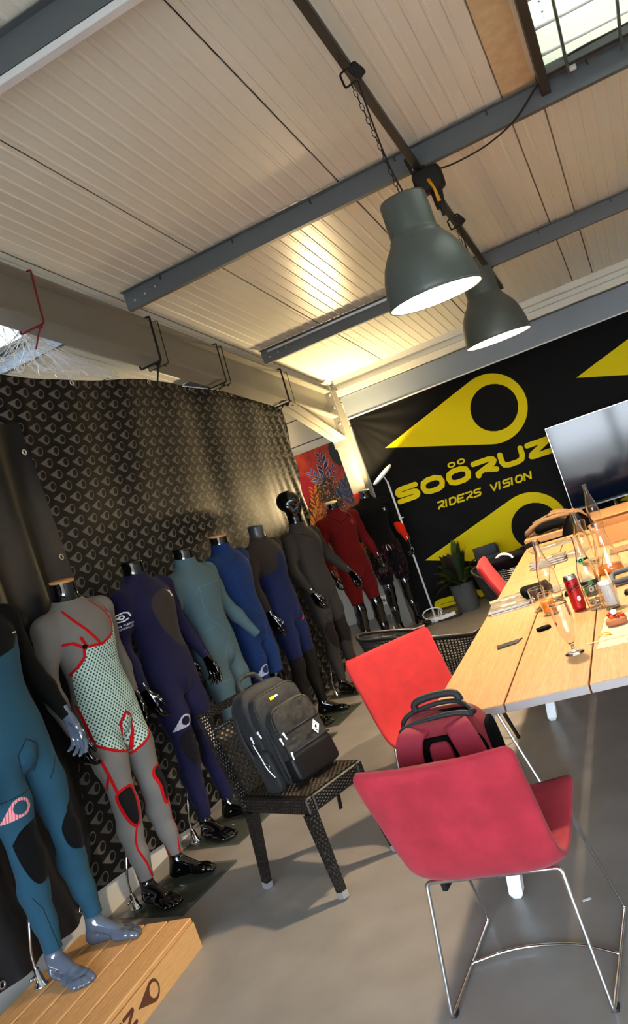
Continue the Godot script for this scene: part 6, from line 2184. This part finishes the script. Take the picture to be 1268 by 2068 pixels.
	tag(obj("fabric_swatch", sw.done(), mat(Color(0.16, 0.155, 0.15), 0.9), self, Transform3D(Basis(Vector3.UP, 0.35), V(-0.715, TT, 3.385))), "dark grey fabric swatch with a pointed end alone on the left plank", "swatch")
	var s2 := MB.new()
	s2.prism(PackedVector2Array([Vector2(-0.028, -0.018), Vector2(0.012, -0.022), Vector2(0.030, -0.004), Vector2(0.022, 0.018), Vector2(-0.004, 0.020), Vector2(-0.030, 0.010)]), 0.012, Transform3D(Basis(Vector3.RIGHT, -PI / 2), Vector3.ZERO))
	tag(obj("fabric_swatch", s2.done(), M.black_cloth, self, Transform3D(Basis(Vector3.UP, 0.3), V(-0.576, TT, 3.48))), "small black fabric scrap near the stemmed glass", "swatch")
	var bc := thing("black_cloth", "crumpled black cloth with a white ring badge beside the near magazines", "cloth", V(-0.665, TT, 4.19), 0.2)
	obj("cloth", pillow(Vector3(0.14, 0.06, 0.19), 0.55, 44, 18, 0.35, 44), M.black_cloth, bc)
	obj("ring_badge", tube_mesh(curve([Vector3(0.008, 0, 0), Vector3(0, 0.008, 0), Vector3(-0.008, 0, 0), Vector3(0, -0.008, 0)], 5, true), 0.003, 6, true), M.white, bc, Transform3D(Basis(Vector3.RIGHT, -0.6), Vector3(-0.035, 0.020, 0.098)))
	# magazines
	var cov := [mag_cover(101), mag_cover(102), mag_cover(103)]
	magazine("top magazine of the near pile at the table's left edge", -0.795, 4.10, 0.21, 0.15, 0.06, cov[0], 2)
	magazine("magazine in the middle of the near pile at the left edge", -0.800, 4.105, 0.21, 0.15, 0.03, cov[1], 1)
	magazine("bottom magazine of the near pile at the table's left edge", -0.790, 4.095, 0.21, 0.15, 0.10, cov[2], 0)
	magazine("magazine fanned out just behind the near pile, pale corner over the edge", -0.83, 4.32, 0.21, 0.15, 0.25, cov[1], 0)
	for i in 5:
		magazine("magazine lying flat inside the thick stack on the second table", -0.68 + 0.006 * sin(i * 2.0), 5.05 + 0.006 * cos(i * 3.0), 0.21, 0.15, 0.02 + 0.03 * sin(i * 1.7), cov[i % 3], i, "magazines inside the thick stack")
	magazine("top magazine of the thick stack on the second table", -0.68, 5.05, 0.21, 0.15, 0.0, cov[2], 5)
	magazine("open pale brochure at the left far end of the second table", -0.72, 5.72, 0.28, 0.20, 0.3, cov[1], 0)
	magazine("pale brochure lying slantwise beside the middle bottle's foot", -0.53, 5.15, 0.15, 0.20, -0.4, cov[0], 0)
	magazine("thin brochure lying flat behind the red can", -0.50, 4.25, 0.21, 0.15, 0.3, cov[2], 0)
	# dark gadget with a loop and small black things at the right edge
	var gd := thing("tape_dispenser", "dark grey looped gadget at the right edge of the photo on the near table", "gadget", V(-0.245, TT, 3.96), 0.15)
	obj("loop", tube_mesh(bent([Vector3(-0.05, 0.022, 0.03), Vector3(-0.035, 0.05, -0.03), Vector3(0.10, 0.05, -0.03), Vector3(0.10, 0.022, 0.03)], 0.02, 4, true), 0.012, 8, true), M.pot, gd)
	obj("foot", box_mesh(Vector3(0.17, 0.014, 0.085), 0.005), M.pot, gd, Transform3D(Basis.IDENTITY, Vector3(0.03, 0.007, 0.0)))
	tag(obj("black_puck", lathe_mesh([Vector2(0, 0), Vector2(0.022, 0), Vector2(0.024, 0.008), Vector2(0.018, 0.02), Vector2(0, 0.022)], 20), M.black, self, V0(V(-0.222, TT, 3.72))), "small round black object at the right edge near the napkin glass", "puck")
	tag(obj("black_puck", lathe_mesh([Vector2(0, 0), Vector2(0.022, 0), Vector2(0.024, 0.008), Vector2(0.016, 0.022), Vector2(0, 0.024)], 20), M.black, self, V0(V(-0.50, TT, 4.02))), "small round black object behind the red can", "puck")
	# cork mat and cardboard box
	var ck := MB.new()
	ck.box(Vector3.ZERO, Vector3(0.42, 0.008, 0.16), 0.001)
	var cork := mat(Color.WHITE, 0.9)
	cork.albedo_texture = tex(speckle(51, 256, 256, 0.09, Color(0.20, 0.12, 0.07), Color(0.66, 0.50, 0.34), 4))
	tri_map(cork, 5.0)
	tag(obj("cork_mat", ck.done(), cork, self, Transform3D(Basis(Vector3.UP, -0.05), V(-0.10, TT + 0.004, 4.83))), "speckled cork mat at the right edge between the carafe and cardboard box", "mat")
	var bx := thing("cardboard_box", "shallow open brown cardboard box on the far table", "box", V(-0.19, TT, 5.28), -0.06)
	for s in [-1.0, 1.0]:
		obj("side", box_mesh(Vector3(0.004, 0.10, 0.30), 0.0008), M.card, bx, Transform3D(Basis.IDENTITY, Vector3(0.20 * s, 0.05, 0)))
		obj("side", box_mesh(Vector3(0.40, 0.10, 0.004), 0.0008), M.card, bx, Transform3D(Basis.IDENTITY, Vector3(0, 0.05, 0.15 * s)))
	obj("bottom", box_mesh(Vector3(0.40, 0.004, 0.30)), M.card, bx, Transform3D(Basis.IDENTITY, Vector3(0, 0.002, 0)))
	obj("flap", box_mesh(Vector3(0.40, 0.003, 0.12), 0.0008), M.card, bx, Transform3D(Basis(Vector3.RIGHT, -0.25), Vector3(0, 0.105, -0.20)))
	tag(obj("dark_card", box_mesh(Vector3(0.12, 0.003, 0.07), 0.001), M.black, self, Transform3D(Basis(Vector3.UP, 0.2), V(-0.16, TT, 5.62))), "flat dark card on the far table behind the cardboard box", "card")
	# beige coat slumped on the console, with a black sleeve
	var ct := thing("beige_coat", "beige coat with dark buttons heaped on the console end", "coat", V(-0.75, 0.7505, 6.60))
	var n := noise(71, 0.02, 3)
	var mb := MB.new(true)
	mb.sheet(60, 30, func(u: float, v: float) -> Vector3:
		var a := u * TAU
		var t := v * PI * 0.5
		var r := 1.0 + n.get_noise_2d(cos(a) * 60.0 + v * 25.0, sin(a) * 60.0) * 0.35
		return Vector3(sin(a) * cos(t) * 0.26 * r, pow(sin(t), 0.8) * (0.13 + 0.02 * cos(a * 2.0) + 0.03 * sin(a)) + sin(sin(a) * cos(t) * 26.0 + cos(a) * 9.0) * 0.012 * cos(t) + n.get_noise_2d(sin(a) * cos(t) * 120.0, cos(a) * 60.0) * 0.03 * cos(t), cos(a) * cos(t) * 0.17 * r))
	obj("cloth", mb.done(), M.beige_cloth, ct)
	ct.scale = Vector3.ONE * 0.88
	obj("dark_lining", tube_mesh(curve([Vector3(-0.15, 0.03, 0.155), Vector3(-0.06, 0.055, 0.185), Vector3(0.08, 0.05, 0.18), Vector3(0.16, 0.03, 0.14)], 6), [0.02, 0.03, 0.036, 0.038, 0.038, 0.038, 0.038, 0.038, 0.036, 0.036, 0.036, 0.034, 0.034, 0.03, 0.03, 0.03, 0.026, 0.02, 0.012], 10), M.black_cloth, ct)
	obj("hem_fold", tube_mesh(curve([Vector3(-0.24, 0.02, 0.10), Vector3(-0.22, 0.05, 0.15), Vector3(-0.1, 0.10, 0.165), Vector3(0.05, 0.11, 0.165), Vector3(0.22, 0.09, 0.13)], 6), 0.02, 8), M.beige_cloth, ct)
	for q in [[-0.20, 0.07, -0.02, 0.155, 0.20, 0.10], [-0.16, 0.10, 0.04, 0.165, 0.16, 0.135], [-0.22, 0.045, -0.10, 0.115, 0.10, 0.125]]:
		obj("fold", tube_mesh(curve([Vector3(q[0], q[1], 0.10), Vector3((q[0] + q[2]) / 2, (q[1] + q[3]) / 2 - 0.01, 0.115), Vector3(q[2], q[3] - 0.03, 0.10), Vector3(q[4], q[5] - 0.03, 0.085)], 6), 0.014, 8), M.beige_cloth, ct)
	for q in [[-0.02, 0.135, 0.158], [0.09, 0.115, 0.155]]:
		obj("button", lathe_mesh([Vector2(0, 0), Vector2(0.010, 0), Vector2(0.009, 0.004), Vector2(0, 0.005)], 14), mat(Color(0.10, 0.04, 0.03), 0.4), ct, Transform3D(Basis(Vector3.RIGHT, PI / 2), Vector3(q[0], q[1], q[2] + 0.012)))
	# black rounded chair back beyond the table end
	var bcx := thing("black_chair", "black plastic chair with a rounded back at the far table end, behind the bottles", "chair", V(-0.55, 0, 6.16))
	var spine := []
	var hw := []
	var ht := []
	for i in 13:
		var u := i / 12.0
		spine.append(Vector3(0, lerpf(0.87, 0.46, u), 0.03 * cos(u * 3.0)))
		hw.append(0.150 * sqrt(sin(lerpf(0.10, 2.2, u))))
		ht.append(0.012)
	obj("backrest", sweep(spine, Vector3.RIGHT, hw, ht, -0.03), M.black, bcx)
	obj("seat", pillow(Vector3(0.36, 0.04, 0.15), 0.4, 24, 10), M.black, bcx, Transform3D(Basis.IDENTITY, Vector3(0, 0.43, 0.0)))
	for sx in [-1.0, 1.0]:
		for sz in [-1.0, 1.0]:
			obj("leg", tube_mesh([Vector3(0.13 * sx, 0.44, 0.05 * sz), Vector3(0.17 * sx, 0, 0.07 * sz)], 0.012, 8), M.black, bcx)
	# dark jacket over the far armchair
	var jk := thing("jacket", "dark jacket with a white-lined collar thrown over the far tub armchair", "jacket", V(-1.05, 0.655, 5.98), 0.35)
	obj("cloth", pillow(Vector3(0.42, 0.10, 0.20), 0.6, 40, 16, 0.22, 83), M.black_cloth, jk)
	obj("sleeve", tube_mesh(curve([Vector3(0.10, 0.07, 0.06), Vector3(0.17, 0.080, 0.03), Vector3(0.22, 0.075, -0.02)], 6), [0.05, 0.05, 0.05, 0.048, 0.046, 0.045, 0.045, 0.044, 0.043, 0.042, 0.04, 0.038, 0.034], 10), M.black_cloth, jk)
	obj("collar", tube_mesh(curve([Vector3(-0.12, 0.085, 0.05), Vector3(-0.07, 0.115, 0.07), Vector3(-0.02, 0.10, 0.09), Vector3(0.0, 0.07, 0.10)], 5), 0.009, 8), M.white, jk)

func V0(p: Vector3) -> Transform3D:
	return Transform3D(Basis.IDENTITY, p)

# ================================================================ small things on walls, floor and beams
func make_small():
	# rope ties round the rafter, each a loop round the section with a knot below
	var ties := [[3.92, Color(0.45, 0.06, 0.09), 0.006, "red cord tied round the rafter above the net"], [5.06, Color(0.03, 0.03, 0.03), 0.008, "black rope tied round the rafter, holding the drape by a hanging knot"], [5.16, Color(0.10, 0.20, 0.14), 0.004, "thin green cord round the rafter beside the black rope"],
		[5.97, Color(0.10, 0.16, 0.13), 0.006, "dark green cord loop round the rafter midway along the drape"], [6.05, Color(0.04, 0.04, 0.04), 0.004, "thin black cord loop beside the dark green loop"], [7.14, Color(0.03, 0.03, 0.03), 0.008, "black rope tying the drape's far corner to the rafter"], [7.28, Color(0.10, 0.09, 0.07), 0.003, "thin brown cord loop just past the far corner tie"]]
	for q in ties:
		var d: float = q[0]
		var y1 := roof_y(d, PD - 0.004)
		var y0 := y1 - 0.306
		var r: float = q[2]
		var m := mat(q[1], 0.85)
		var t := thing("rope_tie", q[3], "rope", V(RX, y0, d), 0.0, "cords tied round the rafter")
		var hx := 0.077 + r
		obj("loop", tube_mesh(bent([Vector3(-hx, -r, 0.02), Vector3(hx, -r, 0.02), Vector3(hx, 0.306 + r, -0.03), Vector3(-hx, 0.306 + r, -0.03)], 0.012, 3, true), r, 7, true), m, t)
		obj("knot", pillow(Vector3(r * 5.0, r * 4.0, r * 4.0), 0.8, 12, 8, 0.15, 3), m, t, V0(Vector3(hx - 0.03, -r * 4.5, 0.02)))
		if r >= 0.006:
			var drop: float = {3.92: 0.10, 5.06: 0.16, 5.97: 0.05, 7.14: 0.02}[d]
			obj("tail", tube_mesh(curve([Vector3(hx - 0.03, -r * 3, 0.02), Vector3(hx - 0.05, -drop * 0.5, 0.03), Vector3(hx - 0.10, -drop - 0.02, 0.03)], 5), r * 0.8, 6), m, t)
	# cord running along the drape's top edge
	tag(obj("edge_cord", tube_mesh([V(-2.84, 2.70, 5.55), V(-2.845, 2.66, 6.35), V(-2.845, 2.60, 7.35)], 0.004, 6), M.white_metal), "thin pale cord threaded along the drape's top edge", "cord")
	for q in [[-2.92, 2.78, 4.75, -3.9, 3.02, 5.6, "left of the black rope"], [-2.92, 2.75, 5.35, -3.8, 2.95, 6.2, "right of the black rope"], [-2.92, 2.70, 5.9, -3.7, 2.9, 6.7, "below the dark green loop"]]:
		tag(obj("guy_line", tube_mesh([V(q[0], q[1], q[2]), V(q[3], q[4], q[5])], 0.0025, 5), M.dark_steel), "thin dark line slanting away behind the drape, " + q[6], "cord", "thin lines behind the drape")
	# tangled white net and its pulley
	var pl := thing("pulley", "grey pulley wheel hanging under the rafter beside the net", "pulley", V(-2.86, 3.02, 4.03))
	obj("wheel", tube_mesh(curve([Vector3(0.026, 0, 0), Vector3(0, 0.026, 0), Vector3(-0.026, 0, 0), Vector3(0, -0.026, 0)], 6, true), 0.010, 8, true), M.bolt, pl)
	obj("axle", tube_mesh([Vector3(0, 0, -0.03), Vector3(0, 0, 0.03)], 0.010, 8), M.bolt, pl)
	obj("hanger", tube_mesh([Vector3(0, 0.02, 0), Vector3(0.03, 0.10, 0.0)], 0.005, 6), M.bolt, pl)
	var nt := MB.new(true)
	for i in 70:
		var a := Vector3(-2.86 + rng.randf_range(-0.03, 0.03), 3.0 + rng.randf_range(-0.05, 0.06), -4.0 + rng.randf_range(-0.05, 0.06))
		if i % 3 == 0:
			a = Vector3(-2.83, 3.10 + rng.randf_range(-0.03, 0.03), -3.72 + rng.randf_range(-0.1, 0.15))
		var e := Vector3(-2.90 + rng.randf_range(-0.05, 0.05), 2.80 + rng.randf_range(-0.01, 0.03), -rng.randf_range(3.4, 4.85))
		var mid := a.lerp(e, 0.5) + Vector3(rng.randf_range(-0.04, 0.04), rng.randf_range(-0.10, 0.0), rng.randf_range(-0.12, 0.12))
		nt.tube(curve([a, mid, e, e + Vector3(0.02, -0.03, rng.randf_range(-0.12, 0.12))], 6), 0.0022, 4)
	var net := stuff("fishing_net", nt.done(), M.white)
	tag(net, "tangled white net hanging from the rafter over the drape's near end", "net")
	# cord reel clipped under the purlin beside the rail
	var cr := thing("cord_reel", "black cable reel with a yellow lever hung where rail and purlin cross", "reel", V(-0.575, 3.045, 4.80))
	cr.scale = Vector3.ONE * 1.15
	obj("housing", pillow(Vector3(0.145, 0.12, 0.09), 0.4, 32, 18), M.rubber, cr, V0(Vector3(0, -0.06, 0)))
	obj("nozzle", tube_mesh([Vector3(0.02, -0.03, 0.0), Vector3(0.015, -0.15, 0.01)], [0.034, 0.022], 12), M.rubber, cr)
	obj("bracket", box_mesh(Vector3(0.035, 0.11, 0.03), 0.004), M.rubber, cr, Transform3D(Basis(Vector3(0, 0, 1), 0.15), Vector3(-0.055, 0.09, 0)))
	obj("bracket_screw", lathe_mesh([Vector2(0, 0), Vector2(0.007, 0), Vector2(0, 0.005)], 10), M.bolt, cr, Transform3D(Basis(Vector3.RIGHT, PI / 2), Vector3(-0.052, 0.075, 0.018)))
	obj("lever", tube_mesh([Vector3(0.005, -0.01, 0.05), Vector3(0.02, -0.06, 0.055), Vector3(0.022, -0.125, 0.045)], [0.013, 0.010, 0.014], 8, false, 0.7), mat(Color(0.85, 0.60, 0.02), 0.45), cr)
	obj("plug", tube_mesh([Vector3(0.022, -0.10, 0.02), Vector3(0.02, -0.19, 0.02)], [0.014, 0.011], 10), M.rubber, cr)
	tag(obj("power_cable", tube_mesh(curve([V(-0.56, 3.10, 4.80), V(-0.50, 3.085, 4.82), V(-0.392, 3.078, 4.83), V(-0.215, 3.092, 4.83), V(-0.043, 3.147, 4.83), V(0.118, 3.245, 4.79), V(0.277, 3.285, 4.72), V(0.603, 3.295, 4.72), V(1.1, 3.30, 4.7)], 8), 0.005, 7), M.rubber), "black cable sagging from the reel to the skylight bars", "cable")
	var lc := thing("light_chain", "thin pale chain hanging inside the skylight by its left edge", "chain", V(0.20, roof_y(3.6, 0.02), 3.7))
	for i in 16:
		obj("link", box_mesh(Vector3(0.012, 0.003, 0.02), 0.001), M.bolt, lc, Transform3D(Basis(Vector3(0, 0, 1), (i % 2) * 1.3), Vector3(0.002 * i, -0.010 - 0.006 * i + 0.02, 0.0 - 0.045 * i)))
	# painting on the back wall
	var pt := thing("painting", "bright tropical leaf painting on the back wall left of the column", "painting", V(-3.17, 1.37, 8.685))
	obj("stretcher", box_mesh(Vector3(0.66, 1.48, 0.03), 0.003), M.white, pt)
	var c := Painter.new(384, 860, Vector2(-0.33, -0.74), Vector2(0.33, 0.74), Color(0.62, 0.16, 0.07))
	var img := speckle(120, 384, 860, 0.012, Color(0.55, 0.08, 0.10), Color(0.75, 0.28, 0.10), 5)
	img.convert(Image.FORMAT_RGBA8)
	c.img = img
	c.disc(Vector2(-0.24, 0.30), 0.11, 0.20, Color(0.65, 0.05, 0.16))
	c.disc(Vector2(0.26, 0.62), 0.10, 0.16, Color(0.10, 0.14, 0.10))
	var frond := func(at: Vector2, a0: float, n: int, L: float, col: Color, edge: Color):
		var spine := Vector2(cos(a0), sin(a0))
		for i in n:
			var o: Vector2 = at + spine * L * i / n
			for s in [-1.0, 1.0]:
				var dr := spine.rotated(s * rng.randf_range(0.5, 0.9))
				var l := L * rng.randf_range(0.35, 0.55) * (1.0 - 0.5 * i / n)
				var w := l * 0.16
				var nn := dr.orthogonal()
				c.poly([o, o + dr * l * 0.5 + nn * w * 1.35, o + dr * l * 1.05, o + dr * l * 0.5 - nn * w * 1.35], edge)
				c.poly([o, o + dr * l * 0.5 + nn * w, o + dr * l, o + dr * l * 0.5 - nn * w], col)
	for i in 9:
		frond.call(Vector2(rng.randf_range(-0.3, 0.3), rng.randf_range(-0.7, -0.25)), rng.randf_range(0.8, 2.3), 6, 0.34, Color(0.12, 0.20, 0.10).lerp(Color(0.45, 0.38, 0.05), rng.randf()), Color(0.05, 0.06, 0.05))
	for i in 150:
		var q := Vector2(rng.randf_range(-0.2, 0.2), rng.randf_range(-0.55, 0.25))
		c.disc(q, 0.010, 0.013, Color(0.40, 0.25, 0.12))
		c.disc(q, 0.005, 0.007, Color(0.75, 0.62, 0.40))
	for i in 14:
		frond.call(Vector2(rng.randf_range(-0.3, 0.3), rng.randf_range(-0.2, 0.35)), rng.randf_range(0.6, 2.5), 5, 0.22, Color(0.10, 0.14, 0.10).lerp(Color(0.42, 0.30, 0.08), rng.randf()), Color(0.07, 0.05, 0.05))
	frond.call(Vector2(0.02, 0.40), 1.45, 4, 0.30, Color(0.13, 0.11, 0.28), Color(0.82, 0.78, 0.84))
	frond.call(Vector2(-0.02, 0.36), 2.2, 4, 0.22, Color(0.28, 0.32, 0.62), Color(0.80, 0.78, 0.85))
	frond.call(Vector2(0.06, 0.36), 0.9, 3, 0.20, Color(0.14, 0.12, 0.30), Color(0.80, 0.76, 0.84))
	for i in 170:
		var q := Vector2(rng.randf_range(-0.12, 0.14), rng.randf_range(-0.35, 0.42))
		c.disc(q, 0.010, 0.013, Color(0.42, 0.22, 0.10))
		c.disc(q + Vector2(-0.002, 0.003), 0.005, 0.007, Color(0.78, 0.66, 0.44))
	frond.call(Vector2(0.14, 0.10), 1.0, 5, 0.32, Color(0.12, 0.16, 0.38), Color(0.36, 0.42, 0.36))
	frond.call(Vector2(0.22, 0.02), 1.6, 5, 0.30, Color(0.16, 0.20, 0.40), Color(0.42, 0.42, 0.20))
	frond.call(Vector2(0.20, -0.14), 1.2, 5, 0.26, Color(0.55, 0.44, 0.06), Color(0.16, 0.14, 0.04))
	frond.call(Vector2(-0.22, 0.05), 1.35, 6, 0.32, Color(0.84, 0.44, 0.05), Color(0.10, 0.04, 0.03))
	frond.call(Vector2(-0.30, -0.10), 1.0, 6, 0.30, Color(0.80, 0.50, 0.07), Color(0.10, 0.05, 0.03))
	frond.call(Vector2(-0.16, -0.18), 1.9, 5, 0.24, Color(0.75, 0.38, 0.06), Color(0.12, 0.05, 0.03))
	var cm := mat(Color.WHITE, 0.6)
	cm.albedo_texture = c.tex()
	var cb := MB.new()
	cb.quad(Vector3(-0.328, -0.738, 0), Vector3(0.328, -0.738, 0), Vector3(0.328, 0.738, 0), Vector3(-0.328, 0.738, 0), Vector2(0, 1), Vector2(1, 1), Vector2(1, 0), Vector2(0, 0))
	obj("canvas", cb.done(), cm, pt, V0(Vector3(0, 0, 0.0155)))
	# red call point on the column, wall socket
	var fp := thing("alarm_box", "small red box on the white column behind the black-topped mannequin", "box", V(-2.77, 1.43, 8.40))
	obj("case", box_mesh(Vector3(0.09, 0.12, 0.04), 0.006), mat(Color(0.66, 0.06, 0.04), 0.4), fp)
	var so := thing("wall_socket", "white double socket low on the back wall beside the shorts", "socket", V(-2.985, 0.272, 8.69))
	obj("plate", box_mesh(Vector3(0.075, 0.10, 0.014), 0.004), M.white, so)
	obj("hole", lathe_mesh([Vector2(0, 0), Vector2(0.018, 0), Vector2(0.018, 0.002), Vector2(0, 0.002)], 20), M.skirting, so, Transform3D(Basis(Vector3.RIGHT, PI / 2), Vector3(0, 0, 0.007)))
	# power strip, cable loop and flex by the floor lamp
	var st := thing("power_strip", "white power strip on the floor at the floor lamp's foot", "power strip", V(-2.245, 0.0, 8.14), 0.22)
	obj("case", box_mesh(Vector3(0.23, 0.045, 0.055), 0.008), M.white, st, V0(Vector3(0, 0.0225, 0)))
	for i in 3:
		obj("outlet", lathe_mesh([Vector2(0, 0), Vector2(0.019, 0), Vector2(0.019, 0.002), Vector2(0, 0.002)], 18), M.skirting, st, V0(Vector3(-0.065 + 0.06 * i, 0.0452, 0)))
	var lp := []
	for i in 25:
		var a := TAU * 1.1 * i / 24.0
		lp.append(V(-2.345 + cos(a) * 0.10, 0.02 + (1.0 + sin(a)) * 0.065, 8.10 + 0.03 * cos(a * 1.5)))
	lp.append(V(-2.30, 0.03, 8.10))
	tag(obj("white_cable", tube_mesh(lp, 0.006, 7), M.white), "loop of white cable standing up behind the floor lamp's pole", "cable")
	tag(obj("black_flex", tube_mesh(curve([V(-2.33, 0.012, 8.12), V(-2.22, 0.010, 8.02), V(-2.08, 0.010, 8.05), V(-2.07, 0.010, 8.14), V(-2.20, 0.010, 8.07), V(-2.30, 0.010, 8.02)], 6), 0.006, 6), M.rubber), "black flex looped on the floor by the power strip", "cable")
	var ad := thing("power_adapter", "small copper-tinted adapter on the floor under the cable loop", "adapter", V(-2.47, 0.0, 8.10))
	obj("case", box_mesh(Vector3(0.10, 0.035, 0.055), 0.008), mat(Color(0.35, 0.18, 0.12), 0.35), ad, V0(Vector3(0, 0.0175, 0)))
	# black slatted crate behind the plant
	var ct := thing("black_crate", "open black perforated bin between the plant and the farthest red chair", "bin", V(-1.66, 0.0, 8.30), 0.25)
	for s in [-1.0, 1.0]:
		obj("side", box_mesh(Vector3(0.012, 0.56, 0.24), 0.003), M.perforated, ct, V0(Vector3(0.115 * s, 0.28, 0)))
		obj("side", box_mesh(Vector3(0.23, 0.56 if s < 0 else 0.48, 0.012), 0.003), M.perforated, ct, V0(Vector3(0, 0.28 if s < 0 else 0.24, 0.115 * s)))
	var dots := MB.new()
	for i in 7:
		for k in 11:
			dots.box(Vector3(-0.09 + 0.03 * i, 0.10 + 0.034 * k, 0.122), Vector3(0.016, 0.018, 0.002))
	stuff("perforation", dots.done(), M.black, ct)
	tag(obj("paper_scrap", box_mesh(Vector3(0.03, 0.001, 0.012), 0.0003), M.white, self, Transform3D(Basis(Vector3.UP, 0.4), V(-0.62, 0.001, 2.75))), "tiny white paper scrap on the floor under the near chair", "scrap")
